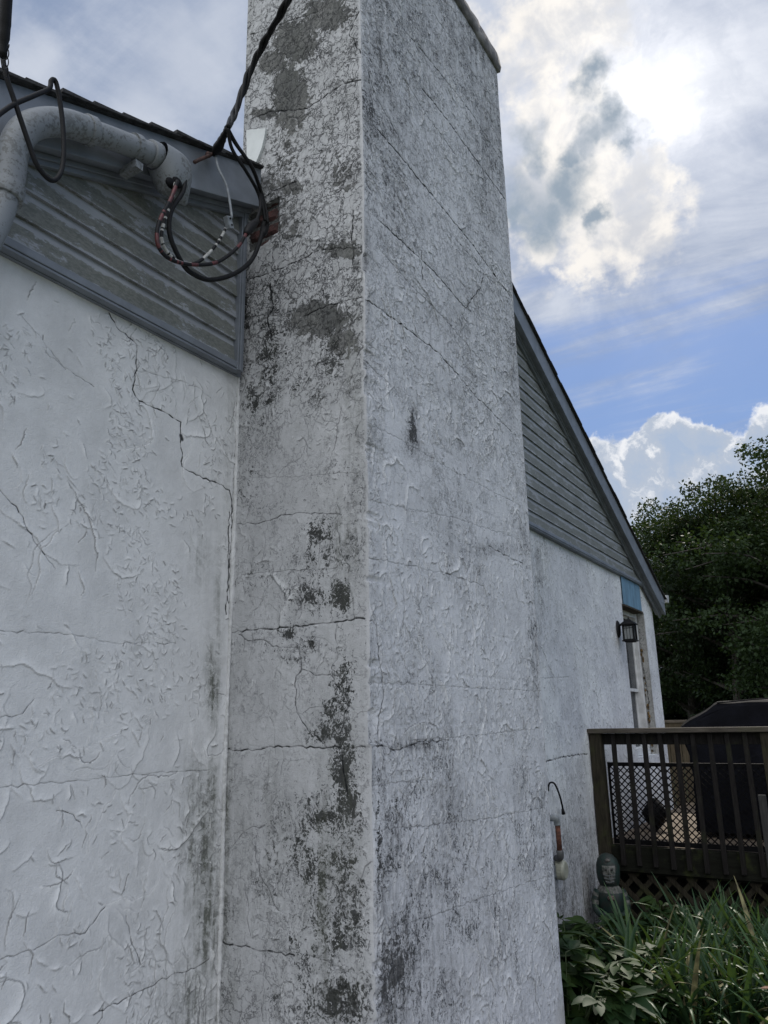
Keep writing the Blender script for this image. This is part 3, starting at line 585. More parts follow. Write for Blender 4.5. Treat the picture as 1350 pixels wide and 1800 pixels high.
relief('front_face', (0, CHY, 0), (1, 0, 0), (0, 0, 1), (0, -1, 0), CHX0, CHX1, 0.0, CT, 0.0045, cf, [(Fp(p), w_) for p, w_ in crF], M_chF, chimney, label='broad front of the chimney with vertical streaks')
def cr_(u, v, px, py):
    h = .01 * (fbm(u, v, 6, 6, 3, 9) - .5) * sst(u, 0, .03) * sst(.70 - u, 0, .03); z = u * 0
    return h, dict(bare=z + .2, mold=z + .1, grime=z + .2, craze=z + .5, edge=z)
relief('side_face', (CHX1, CHY, 0), (0, 1, 0), (0, 0, 1), (1, 0, 0), 0, .70, 0, CT, .02, cr_, [], M_chF, chimney)
b_ = MB(); b_.add([(CHX0, .02, 3), (CHX1, .02, 3), (CHX1, .02, CT), (CHX0, .02, CT)], [(0, 1, 2, 3)])
b_.box((CHX0 + .02, CHY + .02, CT - .3), (CHX1 - .02, 0, CT - .004)); b_.build('core', M_plain, chimney)
def cap():
    b = MB(); rs = random.Random(4); n = 40
    ring = []
    x0, x1, y0, y1 = CHX0 - .022, CHX1 + .022, CHY - .022, .045
    pts = []
    for k in range(n): pts.append((x0 + (x1 - x0) * k / n, y0))
    for k in range(18): pts.append((x1, y0 + (y1 - y0) * k / 18))
    for k in range(n): pts.append((x1 - (x1 - x0) * k / n, y1))
    for k in range(18): pts.append((x0, y1 - (y1 - y0) * k / 18))
    m_ = len(pts); prof = [(0.036, 0), (0.006, .004), (0.0, .05), (.004, .13), (.03, .15)]
    vs = []
    for (ins, dz) in prof:
        for (x, y) in pts:
            j = rs.uniform(-.004, .004); cx_, cy_ = (x0 + x1) / 2, (y0 + y1) / 2
            vs.append((x + (ins + j) * (1 if x < cx_ else -1), y + (ins + j) * (1 if y < cy_ else -1), CT - .02 + dz + rs.uniform(-.003, .003)))
    fs = []
    for r in range(len(prof) - 1):
        for k in range(m_): fs.append((r * m_ + k, r * m_ + (k + 1) % m_, (r + 1) * m_ + (k + 1) % m_, (r + 1) * m_ + k))
    fs.append(tuple(range((len(prof) - 1) * m_, len(prof) * m_)))
    return b.add(vs, fs)
cap().build('chimney_cap', simple('weathered_cap', (0.20, 0.19, 0.185), .9, .25, 12, .006, 50), chimney, smooth=True)
# bricks laid bare on the cheek
def bricks():
    b = MB(); rs = random.Random(8); us = [p[0] for p in hole_poly]; vs_ = [p[1] for p in hole_poly]; lo, hi = min(vs_) - .01, max(vs_) + .02
    z = lo; row = 0
    while z < hi:
        for (a, c_) in ((-.01, .035 + .05 * (row % 2)), (.045 + .05 * (row % 2), .19)):
            n = 14; vs = []; fs = []
            for i in range(n + 1):
                for j in range(9):
                    y = -(a + (c_ - a) * i / n); zz = z + .062 * j / 8; edge = min(i, n - i, 3) / 3 * min(j, 8 - j, 2) / 2
                    vs.append((CHX0 + .034 - edge * .014 - rs.random() * .005, y, zz))
            for i in range(n):
                for j in range(8): fs.append((i * 9 + j, i * 9 + j + 1, (i + 1) * 9 + j + 1, (i + 1) * 9 + j))
            b.add(vs, fs)
        z += .076; row += 1
    return b
bricks().build('exposed_brick', simple('red_brick', (0.062, 0.026, 0.024), .9, .3, 22, .003, 90, col2=(0.035, 0.022, 0.021)), chimney, label='red brick bared by fallen stucco')
def jag():
    pts = [onX(x, y, CHX0 - .012) for x, y in [(433, 229), (450, 227), (467, 225), (464, 243), (459, 262), (452, 280), (446, 294), (434, 291)]]
    return MB().prism(pts, (.02, 0, 0))
jag().build('flashing', simple('white_flashing', (0.55, 0.58, 0.58), .6, .06, 8, .001), chimney, label='small white flashing board above the roof edge')
# sealant bead in the corner
rs = random.Random(3); pts = []; rr = []
for k in range(420):
    z = k * 3.19 / 419; pts.append((CHX0 - .006 + rs.uniform(-.0015, .0015) + .004 * math.sin(z * 3), -.006 + rs.uniform(-.0015, .0015), z)); rr.append(.009 + .003 * math.sin(z * 7.3) * math.sin(z * 2.1) + rs.uniform(-.001, .001))
bd = MB().tube(pts, rr, 10).build('sealant_bead', M_wallL, chimney, smooth=True)
for k_, v_ in (('grime', .40), ('craze', .2), ('mold', .25), ('crk', 9.0)):
    A = bd.data.attributes.new(k_, 'FLOAT', 'POINT'); A.data.foreach_set('value', [v_] * len(bd.data.vertices))

# right wall with the window opening
WX0, WX1 = 8.47, 9.42; WZ0, WZ1 = 1.28, 2.88; WD = 0.20
def rw(u, v, px, py):
    h, ed = strokes(u, v, [(700, .05, .20, .003, .007, .016, -1.2, .6, None), (5000, .02, .06, .002, .005, .010, -1.2, .9, None)], 19)
    h += 0.012 * (fbm(u, v, 2, 1.7, 3, 407) - .5) + .002 * fbm(u, v, 40, 25, 3, 478)
    wd_ = np.minimum(np.minimum(np.abs(u - WX0), np.abs(u - WX1)) + 9 * ((v < WZ0) | (v > WZ1)), np.minimum(np.abs(v - WZ0), np.abs(v - WZ1)) + 9 * ((u < WX0) | (u > WX1)))
    h *= sst(wd_, 0, .03) * sst(HX1 - u, 0, .03)
    low = sst(v, 1.0, .25)
    grime = .12 + .55 * low + gblob(px, py, [(950, 1000, 14, 60, .35), (940, 1100, 12, 90, .3), (1000, 1450, 30, 80, .2), (1040, 1500, 10, 80, .3), (940, 1250, 10, 60, .4)])
    return h, dict(edge=ed, crest_light=np.clip(h / .006, 0, 1), bare=.15 + .2 * low, mold=.10 + .25 * low, grime=grime, craze=u * 0 + .6)
hole = lambda cu, cv: (cu > WX0) & (cu < WX1) & (cv > WZ0) & (cv < WZ1)
relief('stucco_wall', (0, 0, 0), (1, 0, 0), (0, 0, 1), (0, -1, 0), CHX1, HX1, 0, WZ, .0080, rw, [(Yp([(955, 1340), (990, 1330), (1033, 1325)]), .003), (Yp([(925, 1190), (960, 1192), (1000, 1190)]), .0015), (Yp([(930, 1410), (950, 1402), (962, 1395)]), .002)], M_wallR, house, hole=hole, label='rough white wall right of the chimney')
b_ = MB()
b_.box((HX0, .006, 0), (.947, .3, WZ)); b_.box((HX0, .3, 0), (HX0 + .3, 9, WZ)); b_.box((HX1 - .3, .03, 0), (HX1 - .002, 9, WZ)); b_.box((HX0 + .3, 8.7, 0), (HX1 - .3, 9, WZ))
b_.add([(HX0, 0, 0), (.95, 0, 0), (.95, 0, WZ), (HX0, 0, WZ)], [(0, 1, 2, 3)]); b_.box((.947, .05, 0), (WX0 - .1, .2, WZ - .01))
b_.build('outer_wall', M_plain, house)

# siding
def clap(x0f, x1f, nmax):
    b = MB()
    for k in range(nmax):
        z0 = SZ + .028 + k * CW; z1 = z0 + CW
        a0, a1, c0, c1 = x0f(z0), x0f(z1), x1f(z0), x1f(z1)
        if c0 - a0 < .03: break
        if c1 < a1: c1 = a1 = (a1 + c1) / 2
        n = 1
        # lap: bottom edge proud, top tucked in
        y0, y1 = -.040, -.024
        b.add([(a0, y0, z0), (c0, y0, z0), (c1, y1, z1 + .004), (a1, y1, z1 + .004)], [(0, 1, 2, 3)])
        b.add([(a0, -.018, z0 + .003), (c0, -.018, z0 + .003), (c0, y0, z0), (a0, y0, z0)], [(0, 1, 2, 3)])
    return b
RB = .205                                   # height of the rake boards
lz = lambda z: (z + RB + .02 - 3.272) / .408
rz_ = lambda z: (7.728 - RB - .02 - z) / .46
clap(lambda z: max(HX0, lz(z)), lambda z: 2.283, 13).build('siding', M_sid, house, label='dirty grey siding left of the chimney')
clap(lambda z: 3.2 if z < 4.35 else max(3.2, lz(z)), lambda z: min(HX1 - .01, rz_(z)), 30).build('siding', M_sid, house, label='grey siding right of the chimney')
b_ = MB(); b_.prism([(HX0, -.016, WZ), (HX1, -.016, WZ), (HX1, -.016, 3.2), (RX, -.016, RZ - .03), (HX0, -.016, 3.2)], (0, .1, 0)); b_.build('gable_backing', M_trim, house)
for (a, c_) in ((HX0, 2.295), (CHX1 + .005, HX1)):
    b_ = MB(); b_.box((a, -.052, SZ), (c_, -.0165, SZ + .030)); b_.box((a, -.0475, SZ - .012), (c_, -.0165, SZ - .001)); b_.build('starter_strip', M_trim, house, bevel=.003)
b_ = MB(); b_.box((2.283, -.056, SZ - .010), (2.318, -.0165, zl(2.3) - RB)); b_.box((2.290, -.064, SZ - .012), (2.300, -.057, zl(2.3) - RB)); b_.build('corner_channel', M_trim, house, bevel=.002)
# rakes
def rake(xa, xb, zf):
    b = MB(); P = lambda x, d: (x, -.125, zf(x) - d)
    b.prism([P(xa, RB), P(xb, RB), P(xb, 0), P(xa, 0)], (0, .022, 0))                       # board
    b.prism([(xa, -.102, zf(xa) - RB + .012), (xb, -.102, zf(xb) - RB + .012), (xb, -.102, zf(xb) - RB + .026), (xa, -.102, zf(xa) - RB + .026)], (0, .101, 0))   # soffit
    b.prism([(xa, -.058, zf(xa) - RB - .032), (xb, -.058, zf(xb) - RB - .032), (xb, -.058, zf(xb) - RB + .010), (xa, -.058, zf(xa) - RB + .010)], (0, .02, 0))
    b.prism([(xa, -.070, zf(xa) - RB - .012), (xb, -.070, zf(xb) - RB - .012), (xb, -.070, zf(xb) - RB + .010), (xa, -.070, zf(xa) - RB + .010)], (0, .010, 0))
    return b
rake(HX0 - .2, 2.325, zl).build('rake_board', M_trim, house, bevel=.002)
rake(CHX1 - .02, RX, zl).build('rake_board', M_trim, house)
rake(RX, HX1 + .16, zr).build('rake_board', M_trim, house, bevel=.002)
# roof: courses of shingles with uneven edges
def slope(xa, xb, zf, y0):
    b = MB(); rs = random.Random(int(xa * 10) + 7); n = int(abs(xb - xa) / .127); d = 1 if xb > xa else -1
    for k in range(n):
        x0 = xa + d * k * .127 - d * .03; x1 = xa + d * (k + 1) * .127; ov = rs.uniform(-.008, .004); up = rs.choice((0, 0, 0, .002, .006)) if d > 0 else 0
        a = Vector((x0, 0, zf(x0) + (.022 if d > 0 else .014) + up)); c_ = Vector((x1, 0, zf(x1) + .008))
        b.add([(x0, y0 + ov, a.z - .016), (x1, y0 + ov, c_.z - .006), (x1, y0 + ov, c_.z), (x0, y0 + ov, a.z), (x0, 9.2, a.z - .016), (x1, 9.2, c_.z - .006), (x1, 9.2, c_.z), (x0, 9.2, a.z)],
              [(0, 1, 2, 3), (7, 6, 5, 4), (0, 4, 5, 1), (3, 2, 6, 7), (0, 3, 7, 4), (1, 5, 6, 2)])
    b.prism([(xa, y0 + .012, zf(xa) + .001), (xb, y0 + .012, zf(xb) + .001), (xb, y0 + .012, zf(xb) + .008), (xa, y0 + .012, zf(xa) + .008)], (0, 9.1, 0))
    return b
rb = slope(HX0 - .25, 2.325, zl, -.150)
b2 = slope(2.2, RX + .1, zl, .06); rb.add(b2.v, b2.f)
b3 = slope(HX1 + .22, RX, zr, -.150); rb.add(b3.v, b3.f); b4 = slope(CHX1 + .02, RX + .05, zl, -.150); rb.add(b4.v, b4.f)
rb.build('roof', M_roof, house)
# eave end and gutter
b_ = MB(); xe = HX1
b_.prism([(xe - .02, -.128, 3.05), (xe + .17, -.128, 3.05), (xe + .17, -.128, zr(xe + .17)), (xe - .02, -.128, zr(xe - .02))], (0, .12, 0)); b_.box((xe + .01, -.007, 3.06), (xe + .17, 9, 3.075)); b_.box((xe + .15, -.007, 3.076), (xe + .17, 9, 3.15))
b_.build('eave_box', M_trim, house, bevel=.003)
b_ = MB(); gx = xe + .175
prof = [(gx, 3.16), (gx, 3.07), (gx + .07, 3.07), (gx + .105, 3.12), (gx + .105, 3.17), (gx + .095, 3.17), (gx + .095, 3.125), (gx + .065, 3.08), (gx + .01, 3.08), (gx + .01, 3.16)]
b_.prism([(x, -.16, z) for x, z in prof], (0, 9.3, 0)); b_.prism([(x, -.1605, z) for x, z in [prof[0], prof[1], prof[2], prof[3], prof[4]]], (0, .004, 0)); b_.build('gutter', M_gut, house)

# window
M_white = simple('white_vinyl', (0.62, 0.63, 0.63), .5, .1, 8)
M_stone = stucco('old_reveal', (0.55, 0.55, 0.53), craze=.6, bumpd=.004, speck=1.0)
win = MB()
fy = .13; fo = .06
def frame(b, x0, x1, z0, z1, y0, y1, t):
    b.box((x0, y0, z0), (x1, y1, z0 + t)); b.box((x0, y0, z1 - t), (x1, y1, z1)); b.box((x0, y0, z0 + t), (x0 + t, y1, z1 - t)); b.box((x1 - t, y0, z0 + t), (x1, y1, z1 - t)); return b
zm = onY(1117, 1213, .14)[2]
window = frame(MB(), WX0 + .002, WX1 - .002, WZ0 + .002, WZ1 - .002, .085, .20, .062).build('window', M_white, house, bevel=.003)
frame(MB(), WX0 + .05, WX1 - .05, zm - .02, WZ1 - .05, .135, .165, .035).build('sash', M_white, window, bevel=.002)
frame(MB(), WX0 + .05, WX1 - .05, WZ0 + .05, zm + .02, .166, .195, .035).build('sash', M_white, window, bevel=.002)
M_glass, g, b = newmat('window_glass'); b.inputs['Base Color'].default_value = (.035, .045, .055, 1); b.inputs['Roughness'].default_value = .05; b.inputs['Metallic'].default_value = 0; b.inputs['Alpha'].default_value = .55
for (a, c_, y) in ((zm + .015, WZ1 - .085, .15), (WZ0 + .085, zm - .015, .18)):
    MB().box((WX0 + .085, y - .002, a), (WX1 - .085, y + .002, c_)).build('pane', M_glass, window)
def curt():
    b = MB(); n = 60; vs = []
    for i in range(n + 1):
        x = WX0 + .06 + (WX1 - WX0 - .12) * i / n; y = .26 + .02 * math.sin(i * 1.1) + .01 * math.sin(i * 2.7)
        vs += [(x, y, WZ0), (x, y, WZ1)]
    return b.add(vs, [(2 * i, 2 * i + 2, 2 * i + 3, 2 * i + 1) for i in range(n) if i < 14 or i > 34])
curt().build('curtain', simple('curtain_cloth', (.30, .31, .31), .9, .1), window, smooth=True)
b_ = MB(); b_.box((WX0 - .05, .9, 0.5), (WX1 + .4, .95, WZ)); b_.build('inner_wall', simple('room_shade', (.03, .03, .032), .9), house)  # near-black colour stands in for the unlit room behind the glass
def rev(u, v, px, py):
    z = u * 0; return .006 * (fbm(u, v, 14, 9, 4, 71) - .5), dict(bare=z + .15 + .3 * sst(fbm(u, v, 9, 3, 3, 72), .5, .7), mold=z + .35 * sst(u, .02, .10), grime=z + .25, craze=z + 1., edge=z)
relief('window_reveal', (WX1, 0, 0), (0, 1, 0), (0, 0, 1), (-1, 0, 0), 0.0, .083, WZ0 - .002, WZ1, .006, rev, [([(.06, 1.3), (.07, 1.6), (.05, 1.9), (.08, 2.3)], .003)], M_stone, house, label='mossy stained reveal at the far side of the window')
b_ = MB(); b_.box((WX0 - .001, .001, WZ0 - .03), (WX1, .12, WZ0 - .001)); b_.box((WX0 - .03, .001, WZ0), (WX0 - .0005, .12, WZ1)); b_.box((WX0, .001, WZ1 + .001), (WX1, .12, WZ1 + .03)); b_.build('window_reveal', M_plain, house)
# moss and rust in the reveal corner
b_ = MB(); rs = random.Random(2)
for k in range(24):
    z = rs.uniform(WZ0, 2.45); r = rs.uniform(.006, .016); b_.ell((WX1 - .006, .076 - rs.random() * .018, z), (r, r * .8, r * 1.5), 6, 4)
tag(b_.build('moss', simple('rusty_moss', (.14, .085, .03), .95, .4, 30), house), kind='stuff')
# blue board panel over the window
b_ = MB(); x = 8.49; xb = 9.27
while x < xb - .01:
    b_.box((x, -.020, 2.885), (min(x + .108, xb), -.0025, WZ)); x += .112
b_.box((8.49, -.0175, 2.89), (xb, -.0022, WZ - .004))
b_.build('blue_panel', simple('faded_blue_paint', (0.13, 0.24, 0.34), .6, .12, 10, .001, stretch=(1, 1, .3)), house, bevel=.003)
b_ = MB(); b_.box((8.48, -.026, 2.862), (9.29, .10, 2.882)); b_.build('head_board', wood_mat('rotten_head', (.09, .075, .06), (.03, .025, .02), (1, 9, 9)), house, bevel=.003)

# ------------------------------------------------------------------ service mast on the gable
def along(px_list, y, n=6): return catmull([onY(x, yy, y) for x, yy in px_list], n)
M_pipe = None
def pipe_mat():
    m_, g, b = newmat('grey_conduit'); o = g.obj()
    n = g.noise(o, 70, 8, .7); big = g.noise(o, 9, 4, .5); z = g.n.new('ShaderNodeTexCoord').outputs['Normal']
    sp = g.n.new('ShaderNodeSeparateXYZ'); g.l.new(z, sp.inputs[0])
    k = g.m('MULTIPLY', g.ss(g.m('ADD', n, g.m('MULTIPLY', g.m('SUBTRACT', big, .5), .5)), .50, .60), g.ss(sp.outputs[2], .75, -.1))
    col = g.mix(g.m('MULTIPLY', k, .75), (.20, .215, .23), (.045, .045, .035)); col = g.mix(g.ss(big, .4, .7, 0, .4), col, (.20, .215, .225))
    g._in(b.inputs['Base Color'], col); b.inputs['Roughness'].default_value = .55; return m_
M_pipe = pipe_mat()
mast = thing('service_conduit', 'grey conduit bending along the roof edge to a cable hood', 'conduit', tuple(onY(0, 470, -.18)))
PY = -.185
path = along([(-70, 520), (-38, 450), (-8, 390), (12, 335)], PY)
MB().tube(path, .043, 18).build('pipe', M_pipe, mast, smooth=True)
path = along([(9, 345), (17, 305), (24, 262), (45, 228), (80, 215), (120, 218), (152, 228)], PY, 8)
MB().tube(path, .047, 20).build('elbow', M_pipe, mast, smooth=True)
for q_ in ([(8, 350), (14, 326)], [(150, 227), (163, 232)]): MB().tube(along(q_, PY, 2), .052, 20).build('coupling', M_pipe, mast, smooth=True, bevel=.002)
MB().tube(along([(160, 231), (205, 247), (270, 272)], PY, 4), .041, 18).build('pipe', M_pipe, mast, smooth=True)
b_ = MB(); b_.tube(along([(233, 256), (243, 260)], PY, 2), .047, 18)
p0 = onY(238, 272, PY + .02); b_.tube([p0, p0 + np.array([.0, .01, -.045])], .010, 8); b_.box((p0[0] - .02, PY - .01, p0[2] - .075), (p0[0] + .015, PY + .08, p0[2] - .045)); b_.build('clamp', M_pipe, mast)
MB().tube(along([(262, 268), (276, 275)], PY, 2), .050, 20).build('coupling', M_pipe, mast, smooth=True, bevel=.002)
# hood: dome narrowing out, flat face below with openings
def hood():
    A = np.array(onY(276, 274, PY)); B = np.array(onY(330, 316, PY)); ax = (B - A); L = np.linalg.norm(ax); ax /= L
    nrm = np.array([0, -1, 0.]); dn = np.cross(ax, nrm); dn /= np.linalg.norm(dn)
    if dn[2] > 0: dn = -dn
    b = MB(); n = 20; vs = []; K = 12
    for i in range(K + 1):
        t = i / K; c_ = A + ax * L * t - dn * 0.0
        top = .060 * math.sqrt(max(0, 1 - max(0, (t - .35) / .65) ** 2.2)) ; bot = .060 + .085 * min(1, t / .3) * (1 - .25 * t); wid = .060 + .012 * math.sin(math.pi * min(1, t * 1.1))
        wid *= math.sqrt(max(.02, 1 - max(0, (t - .6) / .42) ** 2))
        for j in range(n):
            a = 2 * math.pi * j / n; cx_ = math.cos(a); sx = math.sin(a)
            r_dn = bot if cx_ > 0 else top
            q = cx_ * r_dn
            vs.append(c_ + dn * q + nrm * sx * wid)
    fs = [(i * n + j, i * n + (j + 1) % n, (i + 1) * n + (j + 1) % n, (i + 1) * n + j) for i in range(K) for j in range(n)]
    fs.append(tuple(range(K * n, K * n + n)))
    b.add(vs, fs); return b, A, ax, dn, nrm, L
hb, HA, hax, hdn, hn, HL = hood()
hood_o = hb.build('weatherhead', M_pipe, mast, smooth=True)
b_ = MB()
for (x, y) in ((300, 322), (311, 321), (318, 305)):
    c_ = onY(x, y, PY - .052); b_.ell(c_, (.024, .012, .022), 12, 8)
b_.build('cable_port', M_black, hood_o, smooth=True)

# cables
def P3(lst, n=8): return catmull(lst, n)
def Y3(l, y): return [onY(a, b, y) for a, b in l]
rs = random.Random(12)
def tape(a, b, p=.5, run=3):
    seq = []; cur = 0
    for k in range(400):
        if rs.random() < 1 / run: cur = 1 - cur if rs.random() < .8 else cur
        seq.append(b if cur and rs.random() < .95 else a)
    return lambda i: seq[i % 400]
cab = thing('spliced_cable', 'cable wrapped in red and black tape, curving from hood to splice', 'cable', tuple(onY(311, 322, PY)))
pth = P3(Y3([(312, 318), (300, 350), (284, 380), (276, 408), (280, 436), (300, 456), (335, 465), (375, 463), (400, 450), (420, 432), (432, 412), (440, 398)], -.27), 10)
MB().tube(pth, .0075, 8, mi=tape(0, 1, run=3)).build('taped_wire', [M_cable, M_red], cab, smooth=True)
MB().tube(P3(Y3([(432, 412), (440, 400), (452, 388)], -.27), 4), [.012, .014, .017, .019, .019, .018, .017, .014, .012], 10).build('splice_sleeve', M_cable, cab, smooth=True)
cab = thing('neutral_cable', 'cable in white and black tape ending in a grey clamp', 'cable', tuple(onY(309, 325, PY)))
pth = P3(Y3([(308, 322), (302, 352), (290, 385), (284, 415), (292, 440), (314, 460), (345, 462), (372, 440), (390, 415), (396, 402)], -.25), 10)
MB().tube(pth, .0065, 8, mi=tape(0, 1, run=3)).build('taped_wire', [M_cable, M_wtape], cab, smooth=True)
q = onY(402, 392, -.25); Mx = Matrix.Translation(Vector(q)) @ Matrix.Rotation(R(-25), 4, 'Y')
cl_ = MB().box((-.014, -.012, -.026), (.014, .012, .026), M=Mx).build('connector', M_gray, cab, bevel=.003)
MB().tube([Mx @ Vector((0, -.016, .014)), Mx @ Vector((0, -.0125, .014))], .004, 8).build('screw', M_black, cl_); MB().tube([Mx @ Vector((0, -.016, -.012)), Mx @ Vector((0, -.0125, -.012))], .004, 8).build('screw', M_black, cl_)
cab = thing('black_cable', 'plain thick black cable looping lowest between hood and chimney', 'cable', tuple(onY(320, 318, PY)))
pth = P3(Y3([(326, 300), (322, 335), (303, 366), (297, 395), (302, 425), (322, 465), (340, 482), (370, 492), (410, 482), (440, 460), (455, 430), (462, 405), (466, 400)], -.235), 8)
MB().tube(pth, .0095, 9).build('wire', M_cable, cab, smooth=True)
MB().tube(P3(Y3([(461, 415), (466, 398), (468, 382)], -.235), 4), [.010, .015, .018, .019, .019, .018, .016, .012, .009], 10).build('splice_sleeve', M_cable, cab, smooth=True)
# service drop: bundle from the pole down to the fascia
drop = thing('service_drop_cable', 'twisted black overhead cables coming down across the chimney to the eave', 'cable', tuple(onY(395, 235, -.3)))
top = onX(505, 0, 1.95); anch = onY(400, 225, -.32); far = top + (top - anch) * 3
base = [far, top + (top - anch) * .5, top, onX(470, 65, 2.02), onX(440, 125, 2.05), onX(415, 190, 2.02), anch]
T = P3(base, 12)
for k in range(3):
    pts = [np.array(p) + np.array([math.cos(i * .35 + k * 2.1), math.sin(i * .35 + k * 2.1), .2 * math.sin(i * .2)]) * (.008 + .003 * math.sin(i * .5 + k)) for i, p in enumerate(T)]
    MB().tube(pts, .0085, 7).build('wire', M_cable, drop, smooth=True)
MB().tube(P3([anch, onY(388, 250, -.24), onY(376, 272, -.15)], 6), [.010, .013, .011, .015, .014, .018, .017, .020, .022, .02, .018, .014, .010], 8).build('anchor_clamp', M_cable, drop, smooth=True)
b_ = MB(); b_.tube(P3([onY(378, 268, -.15), onY(366, 274, -.155), onY(352, 280, -.16), onY(342, 285, -.165)], 4), .008, 7); b_.ell(onY(366, 272, -.15), (.014, .012, .014), 8, 6); b_.build('anchor_hook', simple('rusty_iron', (.07, .035, .03), .8, .3, 40), drop, smooth=True)
for L in ([(402, 225), (412, 250), (440, 290), (456, 330), (462, 365), (466, 388)], [(400, 228), (408, 262), (432, 300), (452, 335), (458, 360), (450, 392)], [(404, 226), (416, 254), (444, 296), (460, 340), (468, 372), (470, 392)]):
    Q = [anch] + [onY(a, b, -.30) for a, b in L[1:3]] + [onY(a, b, -.26) for a, b in L[3:]]
    MB().tube(P3(Q, 8), .0075, 7).build('wire', M_cable, drop, smooth=True)
MB().tube(P3([onY(379, 272, -.16), onY(384, 295, -.2), onY(398, 325, -.23), onY(404, 355, -.24), onY(408, 384, -.25)], 8), .0055, 7).build('wire', M_gray, drop, smooth=True, label='thin grey neutral wire')
# the other line at the left
lead = thing('telephone_cable', 'black cable dropping at the left edge with a hanging loop before the conduit', 'cable', tuple(onY(8, 110, -.5)))
up_ = onY(12, -20, -.55); MB().tube(P3([up_ + (up_ - onY(4, 100, -.5)) * 3, up_, onY(8, 50, -.52), onY(4, 100, -.5)], 6), [.016] * 12 + [.015] * 3 + [.012] * 4, 8).build('wire', M_cable, lead, smooth=True)
MB().tube(P3(Y3([(2, 80), (10, 130), (28, 185), (50, 250), (66, 292), (90, 317), (106, 305), (112, 270), (110, 215), (103, 165), (97, 142), (90, 142), (86, 156), (60, 168), (20, 186), (-20, 215)], -.33), 8), .0075, 8).build('loop', M_cable, lead, smooth=True)
cu = []
for i in range(70):
    t = i / 69; a = t * 22; cu.append(onY(9 + 7 * math.cos(a) * (1 - t * .3), 78 + 55 * t + 8 * math.sin(a), -.5 + .02 * math.sin(a * .7)))
MB().tube(cu, .0016, 5).build('tie_wire', M_cable, lead)

# ------------------------------------------------------------------ wall lantern
lp = onY(1085, 1106, 0); lan = thing('wall_lantern', 'black four-sided lantern on the white wall beside the window', 'lantern', (lp[0], 0, lp[2]))
M_iron = simple('black_iron', (.008, .008, .009), .6, .2, 20, spec=.2)
b_ = MB(); vs = []
for (r, y) in ((.052, -.004), (.052, -.014), (.040, -.026), (.015, -.030)):
    for j in range(20):
        a = 2 * math.pi * j / 20; vs.append((lp[0] + r * math.cos(a), y, lp[2] + r * 1.75 * math.sin(a)))
b_.add(vs, [(i * 20 + j, (i + 1) * 20 + j, (i + 1) * 20 + (j + 1) % 20, i * 20 + (j + 1) % 20) for i in range(3) for j in range(20)] + [tuple(range(60, 80))]); b_.build('back_plate', M_iron, lan, smooth=True)
lx, ly = lp[0] + 0.0, -.125; lz0, lz1 = lp[2] - .125, lp[2] + .035
MB().tube(P3([(lp[0], -.02, lp[2] + .03), (lp[0], -.06, lp[2] + .05), (lx, -.09, lp[2] + .06), (lx, ly, lz1 + .04)], 5), .010, 8).build('arm', M_iron, lan, smooth=True)
b_ = MB(); Q = lambda r, z: [(lx - r, ly - r, z), (lx + r, ly - r, z), (lx + r, ly + r, z), (lx - r, ly + r, z)]
vs = Q(.074, lz1) + Q(.072, lz1 + .010) + Q(.040, lz1 + .038) + Q(.012, lz1 + .062); b_.add(vs, [(3, 2, 1, 0)] + [(i * 4 + j, i * 4 + (j + 1) % 4, i * 4 + 4 + (j + 1) % 4, i * 4 + 4 + j) for i in range(3) for j in range(4)] + [(12, 13, 14, 15)])
b_.tube([(lx, ly, lz1 + .06), (lx, ly, lz1 + .078), (lx, ly, lz1 + .095)], [.009, .006, .002], 8); b_.build('cap', M_iron, lan)
b_ = MB(); b_.box((lx - .070, ly - .070, lz0 - .010), (lx + .070, ly + .070, lz0)); b_.box((lx - .048, ly - .048, lz0 - .020), (lx + .048, ly + .048, lz0 - .010)); b_.build('base', M_iron, lan, bevel=.002)
cg = MB(); r0 = .052
for sx in (-1, 1):
    for sy in (-1, 1): cg.box((lx + sx * r0 - .008, ly + sy * r0 - .008, lz0), (lx + sx * r0 + .008, ly + sy * r0 + .008, lz1))
for sx, sy in ((1, 0), (-1, 0), (0, 1), (0, -1)):
    for zz in (lz0 + .006, lz1 - .012, lz0 + .125):
        w_, d_ = (.004, r0 - .008) if sx else (r0 - .008, .004); th = .006 if zz != lz0 + .125 else .002
        cg.box((lx + sx * r0 - w_, ly + sy * r0 - d_, zz - th), (lx + sx * r0 + w_, ly + sy * r0 + d_, zz + th))
    for o_ in (-.016, .016):
        ox, oy = (0, o_) if sx else (o_, 0); cg.box((lx + sx * r0 + ox - .002, ly + sy * r0 + oy - .002, lz0), (lx + sx * r0 + ox + .002, ly + sy * r0 + oy + .002, lz1))
cg.build('cage', M_iron, lan)
M_lg, g, b = newmat('seeded_glass'); b.inputs['Base Color'].default_value = (.42, .44, .44, 1); b.inputs['Roughness'].default_value = .35; b.inputs['Transmission Weight'].default_value = .5
b_ = MB()
for sx, sy in ((1, 0), (-1, 0), (0, 1), (0, -1)):
    w_, d_ = (.001, .045) if sx else (.045, .001); b_.box((lx + sx * .046 - w_, ly + sy * .046 - d_, lz0 + .001), (lx + sx * .046 + w_, ly + sy * .046 + d_, lz1 - .001))
b_.build('glass', M_lg, lan)
MB().ell((lx, ly, lz0 + .08), (.018, .018, .034), 12, 8).build('bulb', M_white, lan, smooth=True)

